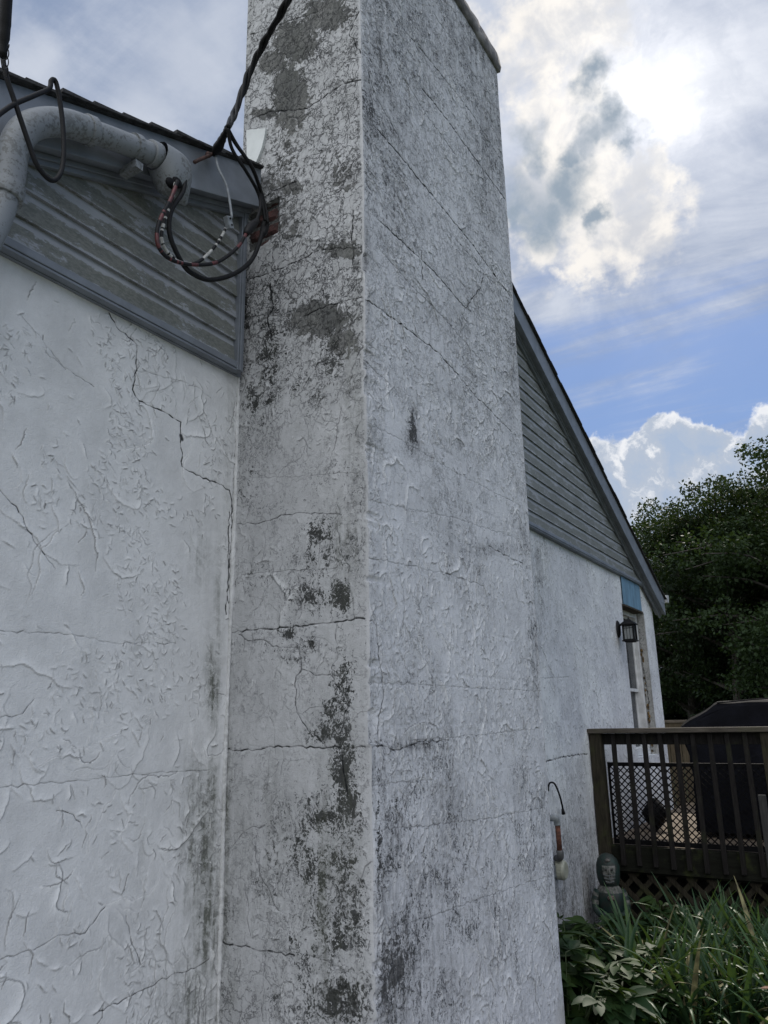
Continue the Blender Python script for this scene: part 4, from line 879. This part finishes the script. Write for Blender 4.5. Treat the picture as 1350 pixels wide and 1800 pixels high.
# ------------------------------------------------------------------ pipe stubs low on the wall
M_rustpipe = simple('rusty_pipe', (.13, .05, .03), .85, .3, 40, .002, 80); M_pvc = simple('grey_fitting', (.26, .28, .29), .5, .12, 20)
gp = onY(985, 1500, -.06); gas = thing('outlet_pipe', 'rusty pipe with grey elbows above a beige box on the wall', 'pipe', (gp[0], 0, gp[2]))
a0 = onY(972, 1437, -.02); a1 = onY(978, 1440, -.09); a2 = onY(980, 1450, -.09); a3 = onY(984, 1497, -.09); a4 = onY(985, 1504, -.09)
MB().tube(P3([a0 + np.array([-.02, .0, 0]), onY(970, 1438, -.06), onY(976, 1437, -.09), onY(979, 1444, -.09), a2], 4), .024, 12).build('elbow', M_pvc, gas, smooth=True)
MB().tube([a2, a3], .019, 12).build('pipe', M_rustpipe, gas, smooth=True)
MB().tube(P3([a3 + np.array([0, 0, .01]), a4, onY(983, 1508, -.07), onY(979, 1509, -.03)], 4), .026, 12).build('elbow', simple('dark_fitting', (.10, .10, .10), .6, .2), gas, smooth=True)
c0 = onY(985, 1528, -.05); MB().tube([c0 + np.array([-.03, .03, 0]), c0 + np.array([-.02, .01, 0]), c0 + np.array([-.02, -.035, 0]), c0 + np.array([-.02, -.05, 0])], [.055, .068, .068, .056], 20).build('meter_box', simple('beige_casing', (.34, .34, .27), .55, .1, 14), gas, smooth=False, bevel=.006)
b_ = MB(); b_.box((c0[0] - .07, -.085, c0[2] - .045), (c0[0] - .035, -.001, c0[2] + .035)); b_.build('junction_block', M_gray, gas, bevel=.003)
hz = onY(985, 1430, -.05); hs = thing('cable_stub', 'thin black cable hooping out of the wall, ending in a cap', 'cable', (onY(966, 1385, 0)[0], 0, onY(966, 1385, 0)[2]))
hp = [onY(964, 1390, .0), onY(964, 1383, -.02), onY(967, 1376, -.05), onY(975, 1378, -.06), onY(983, 1396, -.06), onY(988, 1415, -.055), onY(990, 1426, -.05)]
MB().tube(P3(hp, 6), .007, 8).build('wire', M_cable, hs, smooth=True); MB().tube([onY(989, 1422, -.05), onY(990.5, 1431, -.05)], [.010, .015], 10).build('end_cap', M_cable, hs, smooth=True)

# ------------------------------------------------------------------ deck
DX = 6.94; RZT = 1.600
deck = thing('deck', 'weathered wooden deck with railing built against the white wall', 'deck', (DX, -.05, 0))
def post(y0, y1, x0, x1, z0, z1, m_=M_post): return MB().box((x0, y0, z0), (x1, y1, z1)).build('post', m_, deck, bevel=.004)
post(-.112, -.012, DX - .05, DX + .045, 0, RZT - .042); post(-1.50, -1.375, DX - .045, DX + .045, 0, RZT - .042); post(-2.95, -2.86, DX - .045, DX + .045, 0, RZT - .042)
MB().box((DX - .075, -3.0, RZT - .040), (DX + .075, -.004, RZT)).build('top_rail', M_rail, deck, bevel=.006)
MB().box((DX + .0, -2.86, RZT - .135), (DX + .036, -.113, RZT - .0425)).build('under_rail', M_bal, deck, bevel=.003)
rs = random.Random(5)
y = -.215; k = 0
while y > -2.9:
    if not (-1.53 < y < -1.36):
        t = rs.uniform(-.006, .006); bal = MB().bar((DX - .020, y, RZT - .0445), (DX - .040, y + t, .505 + rs.uniform(-.01, .01)), .036, .036, (1, 0, 0)).build('baluster', M_bal, deck, bevel=.003)
    y -= .131
b_ = MB(); b_.box((DX - .018, -3.0, .46), (DX + .02, -.113, .656)); b_.build('rim_joist', M_joist, deck, bevel=.003)
b_ = MB(); b_.box((DX + .021, -3.0, .44), (DX + .055, -.01, .655)); b_.build('joist', M_joist, deck)
b_ = MB(); x = DX + .060
while x < 11.4: b_.box((x, -3.2, .625), (x + .136, -.006, .652)); x += .142
b_.build('deck_boards', M_board, deck)
post(-.12, -.03, 11.35, 11.44, 0, 1.6)
def lattice(x, y0, y1, z0, z1, pitch, wd, th, name, m_, parent):
    b = MB(); H_ = z1 - z0
    for sgn, xo in ((1, 0), (-1, th)):
        t = y0 - H_
        while t < y1 + H_:
            ya, yb = t, t + sgn * H_
            # clip
            pa = [ya, z0]; pb = [yb, z1]
            def clip(p, q, lim, hi):
                if (p[0] > lim) == hi and p[0] != lim:
                    if abs(q[0] - p[0]) < 1e-9: return None
                    s_ = (lim - p[0]) / (q[0] - p[0])
                    if s_ < 0 or s_ > 1: return None
                    return [lim, p[1] + s_ * (q[1] - p[1])]
                return p
            ok = True
            for lim, hi in ((y0, False), (y1, True)):
                outa = (pa[0] < lim) if not hi else (pa[0] > lim); outb = (pb[0] < lim) if not hi else (pb[0] > lim)
                if outa and outb: ok = False; break
                if outa: s_ = (lim - pa[0]) / (pb[0] - pa[0]); pa = [lim, pa[1] + s_ * (pb[1] - pa[1])]
                elif outb: s_ = (lim - pa[0]) / (pb[0] - pa[0]); pb = [lim, pa[1] + s_ * (pb[1] - pa[1])]
            if ok and math.hypot(pa[0] - pb[0], pa[1] - pb[1]) > .01: b.bar((x + xo, pa[0], pa[1]), (x + xo, pb[0], pb[1]), wd, th * .96, (1, 0, 0))
            t += pitch
    return b.build(name, m_, parent)
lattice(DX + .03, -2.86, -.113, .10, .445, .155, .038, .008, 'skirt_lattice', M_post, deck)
b_ = MB(); b_.box((DX + .3, -3, .02), (DX + .32, -.02, .60)); b_.build('underdeck_shade', simple('underdeck_shade_black', (.012, .012, .010), .95), deck)  # near-black sheet standing in for the shade under the deck
lat = thing('lattice_panel', 'black diamond mesh panel standing inside the deck railing', 'lattice', (DX + .08, -.75, .66))
lattice(DX + .075, -1.36, -.12, .69, 1.29, .056, .009, .006, 'mesh', M_black, lat)
b_ = MB(); b_.box((DX + .065, -1.372, 1.285), (DX + .095, -.116, 1.315)); b_.box((DX + .065, -1.372, .66), (DX + .095, -.116, .695)); b_.box((DX + .065, -.13, .695), (DX + .095, -.116, 1.285)); b_.box((DX + .065, -1.372, .695), (DX + .095, -1.358, 1.285)); b_.build('frame', M_black, lat)
# covered grill
gr = thing('covered_grill', 'barbecue grill under a fitted black cover on the deck', 'grill', (8.0, -1.4, .65))
def cover():
    b = MB(); prof = [(-.66, .70), (-.675, .95), (-.685, 1.15), (-.67, 1.35), (-.63, 1.50), (-.60, 1.575), (-.635, 1.615), (-.78, 1.70), (-.93, 1.795), (-.97, 1.812), (-1.3, 1.818), (-1.6, 1.818), (-1.82, 1.81), (-1.95, 1.70), (-2.12, 1.60), (-2.12, 1.5), (-2.10, 1.2), (-2.12, .70)]
    xs = [7.66, 7.665, 7.70, 7.80, 7.95, 8.15, 8.3, 8.36, 8.365]; vs = []; rs = random.Random(1); D_ = []
    for t in range(len(prof) - 1):
        for s_ in range(4): a, c_ = prof[t], prof[t + 1]; D_.append((a[0] + (c_[0] - a[0]) * s_ / 4, a[1] + (c_[1] - a[1]) * s_ / 4))
    D_.append(prof[-1])
    for i, x in enumerate(xs):
        edge = min(i, len(xs) - 1 - i)
        for (y, z) in D_:
            k = [.965, .985, 1, 1, 1][edge]; w_ = .006 * math.sin(z * 31 + x * 9) + .005 * math.sin(y * 23 + x * 17)
            vs.append((x + w_, -1.38 + (y + 1.38) * k + w_, .65 + (z - .65) * k + w_ * .5))
    m_ = len(D_); fs = [(i * m_ + j, i * m_ + j + 1, (i + 1) * m_ + j + 1, (i + 1) * m_ + j) for i in range(len(xs) - 1) for j in range(m_ - 1)]
    fs += [tuple(range(m_))[::-1], tuple(range((len(xs) - 1) * m_, len(xs) * m_))]
    return b.add(vs, fs)
cover().build('cover', M_navy, gr, smooth=False)
b_ = MB(); b_.tube(P3([(7.655, -.97, 1.80), (7.657, -1.4, 1.825), (7.655, -1.8, 1.80)], 5), .006, 6); b_.build('seam', M_navy, gr, smooth=True)
for wy in (-.85, -1.95):
    wb = MB(); wb.tube([(7.75, wy, .70), (7.79, wy, .70)], .048, 16); wb.build('wheel', M_black, gr)
# diamond-shaped dark planter on the deck behind the mesh
pot = MB(); pc = (8.0, onX(1150, 1420, 8.0)[1], .652); vs = []
prof = [(.02, 0), (.075, .07), (.125, .15), (.075, .22), (.03, .28), (.001, .285)]
for r, z in prof:
    for j in range(20): a = 2 * math.pi * j / 20; vs.append((pc[0] + r * math.cos(a), pc[1] + r * math.sin(a), pc[2] + .002 + z))
pot.add(vs, [(i * 20 + j, i * 20 + (j + 1) % 20, (i + 1) * 20 + (j + 1) % 20, (i + 1) * 20 + j) for i in range(5) for j in range(20)] + [tuple(range(20))[::-1], tuple(range(100, 120))])
tag(pot.build('plant_pot', M_black, smooth=True), 'small dark pot on the deck behind the mesh panel', 'pot')
# fence beyond
fen = thing('wooden_fence', 'low board fence seen beyond the corner of the house', 'fence', (10.6, -1.0, 0))
yy = .55; rs = random.Random(6)
while yy > -4.5:
    MB().box((10.60, yy - .135, .05), (10.622, yy, 1.60 + rs.uniform(-.006, .002))).build('board', M_fence, fen, bevel=.002); yy -= .142
for z in (.4, 1.52): MB().box((10.56, -4.5, z), (10.599, .56, z + .085)).build('rail', M_fence, fen, bevel=.003)
MB().box((10.54, -4.5, 1.607), (10.66, .57, 1.64)).build('cap_rail', M_rail, fen, bevel=.004)
for y in (.5, -1.1, -2.7, -4.3): MB().box((10.47, y - .09, 0), (10.559, y, 1.604)).build('post', M_fence, fen, bevel=.004)
# stake
sk = onX(1339, 1397, 6.35); stk = MB(); stk.box((sk[0] - .022, sk[1] - .025, 0), (sk[0] + .022, sk[1] + .025, sk[2]))
tag(stk.build('wooden_stake', wood_mat('grey_stake', (.055, .055, .052), (.028, .028, .028), (9, 9, .8)), bevel=.004), 'short grey wooden stake standing in front of the railing', 'stake')

# ------------------------------------------------------------------ garden statue
st = thing('garden_statue', 'painted statue in a green hood standing against the wall', 'statue', (6.52, -.19, .04))
M_sg = simple('green_paint', (.004, .019, .015), .6, .25, 26, .003, 70, col2=(.016, .020, .017)); M_sw = simple('chipped_white', (.13, .125, .115), .8, .25, 34, .004, 70, col2=(.035, .045, .036)); M_sk = simple('dark_line', (.02, .02, .02), .7)
sx, sy = 6.52, -.19
def tor(prof, m_, name, p=st, sq=.8):
    b = MB(); n = 28; vs = []
    for (r, z) in prof:
        for j in range(n): a = 2 * math.pi * j / n; vs.append((sx + r * sq * math.cos(a), sy + r * math.sin(a), z))
    b.add(vs, [(i * n + j, i * n + (j + 1) % n, (i + 1) * n + (j + 1) % n, (i + 1) * n + j) for i in range(len(prof) - 1) for j in range(n)] + [tuple(range(n))[::-1], tuple(range((len(prof) - 1) * n, len(prof) * n))]); return b.build(name, m_, p, smooth=True)
body = tor([(.085, .04), (.095, .06), (.085, .10), (.078, .16), (.085, .22), (.10, .28), (.108, .34), (.10, .385), (.075, .42), (.05, .44)], [M_sw], 'body')
hood_ = tor([(.06, .405), (.075, .43), (.088, .47), (.092, .52), (.09, .57), (.075, .615), (.045, .645), (.01, .655)], M_sg, 'hood', body, .85)
# face set into the hood, looking to the camera (-x, -y)
fd = Vector((-.93, -.36, 0)).normalized(); fs_ = Vector((0, 0, 1)).cross(fd)
def fpt(a, b, d): p = Vector((sx, sy, 0)) + fd * d + fs_ * a; p.z = b; return p
def frel(a): return .079 * math.sqrt(max(.1, 1 - (a / .10) ** 2))
def patch(a0, a1, z0, z1, lift, m_, name, tp=0.0):
    b = MB(); n = 8; vs = []
    for i in range(n + 1):
        for j in range(7):
            z = z0 + (z1 - z0) * j / 6; t = i / n; sh = 1 - tp * (1 - j / 6) ** 2; a = (a0 + (a1 - a0) * t) * sh; vs.append(fpt(a, z, frel(a) + lift - .25 * abs(z - .52) ** 1.5))
    b.add(vs, [(i * 7 + j, (i + 1) * 7 + j, (i + 1) * 7 + j + 1, i * 7 + j + 1) for i in range(n) for j in range(6)]); o_ = b.build(name, m_, body, smooth=True); so = o_.modifiers.new('s', 'SOLIDIFY'); so.thickness = .006; so.offset = -1; return o_
patch(-.052, .052, .445, .575, .010, M_sw, 'face', .45)
for a in (-.022, .022): MB().ell(fpt(a, .548, frel(a) + .012), (.010, .010, .007), 8, 6).build('eye', M_sk, body, smooth=True)
b_ = MB(); b_.ell(fpt(0, .53, frel(0) + .016), (.010, .010, .018), 8, 6); b_.build('nose', M_sw, body, smooth=True)
b_ = MB()
for z, w_ in ((.512, .046), (.488, .042), (.466, .034)):
    b_.tube([fpt(-w_ + 2 * w_ * k / 8, z - .006 * math.sin(math.pi * k / 8), frel(-w_ + 2 * w_ * k / 8) + .020) for k in range(9)], .0035, 6)
b_.tube([fpt(0, .515, frel(0) + .022), fpt(0, .462, frel(0) + .020)], .0035, 6)
b_.build('face_bars', simple('grey_bars', (.10, .11, .11), .6), body, smooth=True)
b_ = MB(); b_.ell(fpt(0, .612, .060), (.022, .022, .014), 10, 8); b_.build('badge', simple('worn_badge', (.12, .11, .10), .7, .3, 60), body, smooth=True)
def arm(sg):
    b = MB(); A_ = [fpt(sg * .085, .385, .0), fpt(sg * .112, .33, .01), fpt(sg * .118, .26, .03), fpt(sg * .085, .225, .075), fpt(sg * .045, .235, .095)]
    P_ = P3([tuple(p) for p in A_], 5); b.tube(P_, [.034 - .015 * i / len(P_) for i in range(len(P_))], 10, mi=lambda i: 1 if i in (2, 3, 6, 7) else 0); return b.build('arm', [M_sg, M_sw], body, smooth=True)
arm(1); arm(-1)
tor([(.089, .20), (.098, .24), (.106, .29), (.110, .34), (.103, .375), (.085, .40)], M_sg, 'jersey', body)
b_ = MB(); b_.ell(fpt(0, .345, .086), (.030, .030, .020), 10, 8); b_.build('chest_mark', simple('worn_red', (.16, .10, .09), .7, .4, 70), body, smooth=True)
for s_ in (-1, 1): MB().ell(fpt(s_ * .035, .055, .05), (.045, .035, .022), 10, 6).build('foot', M_sg, body, smooth=True)

# ------------------------------------------------------------------ plants
def leafmat(name, c1, c2, rough=.38, trans=.25):
    m_, g, b = newmat(name); o = g.obj(); n = g.noise(o, 7, 5, .6)
    oi = g.n.new('ShaderNodeObjectInfo').outputs['Random']; col = g.mix(g.ss(g.m('ADD', n, g.m('MULTIPLY', g.m('SUBTRACT', oi, .5), .3)), .3, .7), c1, c2)
    g._in(b.inputs['Base Color'], col); b.inputs['Roughness'].default_value = rough; b.inputs['Specular IOR Level'].default_value = .22
    tr = g.n.new('ShaderNodeBsdfTranslucent'); g._in(tr.inputs[0], g.mix(.5, col, (.20, .32, .04))); mx = g.n.new('ShaderNodeMixShader'); mx.inputs[0].default_value = trans
    g.l.new(b.outputs[0], mx.inputs[1]); g.l.new(tr.outputs[0], mx.inputs[2]); g.l.new(mx.outputs[0], g.n['Material Output'].inputs[0]); return m_
M_peony = leafmat('broad_leaf', (.012, .032, .010), (.034, .062, .014), .6, .10)
M_lily = leafmat('strap_leaf', (.018, .046, .020), (.046, .088, .036), .45, .15)
M_tree = leafmat('tree_leaf', (.006, .014, .005), (.017, .033, .010), .7, .10)
M_dead = simple('faded_leaf', (.20, .18, .08), .7, .3, 9)
M_stem = simple('green_stem', (.07, .10, .04), .6, .2)
M_bark = simple('bark', (.04, .035, .03), .95, .3, 12, .02, 30)
def blade(b, base, d, up, L, W, droop, fold=.25, seg=6, lobe=False):
    d = Vector(d).normalized(); up = Vector(up).normalized(); side = d.cross(up).normalized(); up = side.cross(d).normalized(); vs = []; p = Vector(base); ang = 0
    for i in range(seg + 1):
        t = i / seg; wd = W * (math.sin(math.pi * min(1, (t * .92 + .06))) ** .8 if lobe else (min(1, .55 + t * 1.6) * (1 - t ** 2.6)))
        a = droop * t * t if not lobe else droop * t; dd = (d * math.cos(a) - up * math.sin(a)).normalized(); uu = (up * math.cos(a) + d * math.sin(a)).normalized()
        if i: p = p + dd * (L / seg)
        wd = max(wd, W * .03); vs += [p - side * wd / 2 + uu * fold * wd / 2, p, p + side * wd / 2 + uu * fold * wd / 2]
    fs = []
    for i in range(seg): a = i * 3; fs += [(a, a + 3, a + 4, a + 1), (a + 1, a + 4, a + 5, a + 2)]
    b.add(vs, fs)
def peony(seed, R0=.30, H0=.55, n=26):
    rs = random.Random(seed); t = thing('leafy_plant', '', 'plant'); lf = MB(); stm = MB()
    for k in range(n):
        a = rs.uniform(0, 6.283); ro = R0 * math.sqrt(rs.random()); hh = H0 * rs.uniform(.35, 1) * (1 - .35 * (ro / R0) ** 2)
        tip = Vector((ro * math.cos(a), ro * math.sin(a), hh)); b0 = Vector((.25 * tip.x, .25 * tip.y, 0))
        stm.tube(P3([b0, b0.lerp(tip, .5) + Vector((0, 0, .05)), tip], 3), .0032, 5, cap=False)
        for q in range(rs.choice((2, 3, 3))):
            th = a + rs.uniform(-1.3, 1.3); dd = Vector((math.cos(th), math.sin(th), rs.uniform(-.15, .45))).normalized(); c_ = tip + dd * rs.uniform(.02, .07) - Vector((0, 0, q * .05)); stm.tube([tip - Vector((0, 0, q * .05)), c_], .0025, 4, cap=False)
            upv = (Vector((0, 0, 1)) + Vector((rs.uniform(-.5, .5), rs.uniform(-.5, .5), 0))).normalized(); sd = dd.cross(upv).normalized(); sz = rs.uniform(.8, 1.25)
            for m_, ln in ((0, .17), (.55, .15), (-.55, .15), (1.15, .11), (-1.15, .11)):
                d2 = (dd * math.cos(m_) + sd * math.sin(m_)).normalized(); blade(lf, c_, d2, upv, ln * sz, .062 * sz, rs.uniform(.1, .9), .25, 5, True)
    stm.build('stem', M_stem, t, smooth=True); lf.build('leaves', M_peony, t, smooth=True); return t
def lily(seed, n=34, L0=.62):
    rs = random.Random(seed); t = thing('daylily_clump', '', 'plant'); lf = MB()
    for k in range(n):
        a = rs.uniform(0, 6.283); lean = rs.uniform(.08, .75); d = Vector((math.cos(a) * lean, math.sin(a) * lean, 1)); b0 = Vector((rs.uniform(-.06, .06), rs.uniform(-.06, .06), 0))
        up = Vector((-math.cos(a), -math.sin(a), .3)); blade(lf, b0, d, up, L0 * rs.uniform(.6, 1.15), rs.uniform(.030, .048), rs.choice((.3, .8, 1.4, 2.2)) * rs.uniform(.6, 1.2), .55, 10)
    for f_ in range(len(lf.f)): lf.mi[f_] = 1 if (f_ // 20) % 11 == 5 else 0
    lf.build('blades', [M_lily, M_dead], t, smooth=True); return t
PROT = [peony(1), peony(2), peony(3, .26, .45, 22)]; LPR = [lily(1), lily(2, 40, .7), lily(3, 30, .55), lily(4, 36, .65)]
rs = random.Random(21)
pl = [(4.22, -.62, .98, 'leafy lobed plant pressing against the chimney foot at the bottom edge'), (4.42, -.30, 1.05, 'tall leafy plant just behind the chimney, its top leaf against the wall'), (4.62, -.72, .92, 'glossy leafy plant in front, second from the chimney foot'),
      (4.95, -.40, .95, 'dark leafy plant below the pipe box on the wall'), (5.35, -.55, .82, 'low leafy plant in the middle of the bed below the wall'), (5.45, -.20, .75, 'small leafy plant close to the foot of the wall'),
      (5.80, -.42, .70, 'leafy plant in front of the painted statue'), (6.50, -.58, .66, 'taller leafy plant right beside the painted statue'), (6.10, -.80, .60, 'small leafy plant between the statue and the strap leaves'), (5.0, -.85, .7, 'low leafy plant bordering the strap leaves in front')]
for i, (x, y, s_, lb) in enumerate(pl):
    o_ = PROT[i] if i < 3 else copy_tree(PROT[i % 3]); o_.location = (x, y, .02); o_.rotation_euler.z = rs.uniform(0, 6.28); o_.scale = (s_,) * 3; tag(o_, lb, 'leafy plant', 'lobed leafy plants along the house wall')
ll = []
for gx_ in range(7):
    for gy_ in range(5): ll.append((4.75 + gx_ * .31 + rs.uniform(-.08, .08), -.78 - gy_ * .25 + rs.uniform(-.07, .07) - .04 * gx_))
ll = [p for p in ll if p[1] < -.6 - .0 * p[0] and not (p[0] > 6.78)]
for i, (x, y) in enumerate(ll):
    o_ = LPR[i] if i < 4 else copy_tree(LPR[i % 4]); o_.location = (x, y, .02); o_.rotation_euler.z = rs.uniform(0, 6.28); s_ = rs.uniform(.85, 1.12) * (1 - .26 * max(0, x - 5.4)); o_.scale = (s_,) * 3
    tag(o_, 'clump of long green strap leaves in the bed before the deck', 'daylily', 'daylily clumps in the bed before the deck')
# ground cover
b_ = MB(); rs = random.Random(33)
for k in range(5200):
    x = rs.uniform(3.9, 6.85); y = rs.uniform(-2.3, -.03); a = rs.uniform(0, 6.28); z = rs.uniform(.03, .16)
    blade(b_, (x, y, z), (math.cos(a), math.sin(a), rs.uniform(-.2, .7)), (0, 0, 1), rs.uniform(.03, .08), rs.uniform(.012, .03), rs.uniform(0, 1), .2, 3, True)
tag(b_.build('ground_cover', M_peony, smooth=True), 'low leafy ground cover filling the garden bed', 'ground cover', kind='stuff')
# dry leaf and wild vine
dl = MB(); q = onZ(1338, 1738, .5); blade(dl, q, (.3, -1, .1), (0, 0, 1), .12, .05, .8, .5, 6, True); tag(dl.build('dry_leaf', simple('dry_brown', (.20, .10, .06), .8, .3), smooth=True), 'brown withered leaf lying on the strap leaves at the right', 'leaf')

# ------------------------------------------------------------------ trees beyond
def tree(seed, H=10., RC=3.6, crown0=.22, leaves=36000, lean=0):
    rs = np.random.RandomState(seed); r2 = random.Random(seed); t = thing('tree', '', 'tree')
    tr = MB(); n = 12; tp = [(.15 * math.sin(i * .7 + seed), .15 * math.cos(i * .5 + seed), H * .86 * i / n) for i in range(n + 1)]
    tr.tube(P3(tp, 2), [max(.03, .20 * (1 - i / (2 * n + 1)) ** .9 + (.08 if i < 2 else 0)) for i in range(2 * n + 1)], 9)
    tips = []
    for k in range(46):
        f = r2.uniform(.16, .93); z = H * .86 * f; a = k * 2.4 + r2.uniform(-.5, .5); L = RC * (math.sin(math.pi * min(.97, max(.06, (f - crown0 * .5) / (1.08 - crown0 * .5)))) ** .55) * r2.uniform(.6, 1.08)
        b0 = Vector((0, 0, z)); mid = b0 + Vector((math.cos(a) * L * .5, math.sin(a) * L * .5, L * .22)); tip = b0 + Vector((math.cos(a) * L, math.sin(a) * L, L * r2.uniform(.1, .5)))
        tr.tube(P3([b0, mid, tip], 4), [.07 * (1 - i / 9.5) * (1 - f * .5) + .008 for i in range(9)], 5, cap=False)
        for q in range(6):
            s_ = r2.uniform(.30, 1.05); c_ = b0.lerp(tip, s_) + Vector((0, 0, L * .2 * math.sin(math.pi * min(1, s_)))) + Vector([r2.gauss(0, .30) for _ in range(3)]); tips.append((c_, r2.uniform(.28, .62)))
    for k in range(20): tips.append((Vector((r2.gauss(0, .45), r2.gauss(0, .45), H * r2.uniform(.84, 1.0))), r2.uniform(.25, .5)))
    tr.build('trunk', M_bark, t, smooth=True)
    C_ = np.array([list(c_) for c_, _ in tips]); Rr = np.array([r for _, r in tips]); w_ = Rr ** 2; w_ /= w_.sum(); idx = rs.choice(len(tips), leaves, p=w_)
    v = rs.normal(size=(leaves, 3)); v /= np.linalg.norm(v, axis=1)[:, None]; rad = rs.rand(leaves) ** .45
    P = C_[idx] + v * (Rr[idx] * rad * 1.15)[:, None] * np.array([1.1, 1.1, .72]); keep = P[:, 2] > .9; P = P[keep]; v = v[keep]; m_ = len(P)
    d = rs.normal(size=(m_, 3)) + v * .8 - np.array([0, 0, .35]); d /= np.linalg.norm(d, axis=1)[:, None]; s_ = np.cross(d, rs.normal(size=(m_, 3)) * .6 + np.array([0, 0, 1.])); s_ /= np.linalg.norm(s_, axis=1)[:, None]
    L = rs.uniform(.085, .165, m_)[:, None]; co = np.stack([P, P + d * L * .5 + s_ * L * .32, P + d * L, P + d * L * .5 - s_ * L * .32], 1).reshape(-1, 3)
    me = bpy.data.meshes.new('crown'); me.vertices.add(len(co)); me.vertices.foreach_set('co', co.astype(np.float32).ravel()); me.loops.add(m_ * 4); me.loops.foreach_set('vertex_index', np.arange(m_ * 4, dtype=np.int32))
    me.polygons.add(m_); me.polygons.foreach_set('loop_start', np.arange(0, m_ * 4, 4, dtype=np.int32)); me.polygons.foreach_set('loop_total', np.full(m_, 4, dtype=np.int32)); me.update(calc_edges=True); me.materials.append(M_tree)
    o_ = bpy.data.objects.new('crown', me); COL.objects.link(o_); o_.parent = t; return t
TP = [tree(1, 10, 3.7), tree(2, 10, 3.3, .18), tree(3, 10, 4.0, .25)]
# azimuth from the camera (degrees left of the wall direction), distance, height, label
tl = [(3.2, 25, 9.6, 'tall dark green tree at the right edge, highest against the clouds'), (7.6, 27, 9.3, 'broad dark tree left of the tallest one'), (10.6, 30, 9.4, 'rounded tree just right of the gutter'), (13.6, 33, 8.9, 'tree half hidden by the house corner'),
      (5.4, 33, 10.4, None), (9.4, 38, 9.8, None), (1.0, 31, 12.0, None), (-2.5, 27, 10.5, None), (-7, 30, 11, None), (-12, 28, 10, None), (-18, 33, 11, None), (17, 36, 9.5, None), (21, 38, 9, None), (12.2, 44, 9.6, None), (6.8, 46, 11, None), (3.0, 44, 12.5, None), (15, 48, 11, None), (-1, 47, 12, None)]
rs = random.Random(9)
for i, (az, d, h_, lb) in enumerate(tl):
    o_ = TP[i] if i < 3 else copy_tree(TP[i % 3]); a = R(az); o_.location = (d * math.cos(a), -2.2 + d * math.sin(a), 0); s_ = h_ / 10; o_.scale = (s_ * rs.uniform(.95, 1.12), s_ * rs.uniform(.95, 1.12), s_); o_.rotation_euler.z = rs.uniform(0, 6.28)
    tag(o_, lb or 'dark tree standing farther back in the row behind the front trees', 'tree', 'trees beyond the garden')
# undergrowth: small bushy trees under the crowns
for i, (az, d, h_) in enumerate([(4.5, 34, 3.2), (6.5, 36, 3.4), (8.7, 37, 3.3), (10.8, 38, 3.2), (12.6, 39, 3.4), (2.5, 35, 3.2), (0, 36, 3.2), (-3.5, 36, 3.3)]):
    o_ = copy_tree(TP[i % 3]); a = R(az); o_.location = (d * math.cos(a), -2.2 + d * math.sin(a), -.5); o_.scale = (.62, .62, .36); o_.rotation_euler.z = i * 1.3
    tag(o_, 'low bushy undergrowth tree in the shade below the big crowns', 'bush', 'undergrowth below the trees')
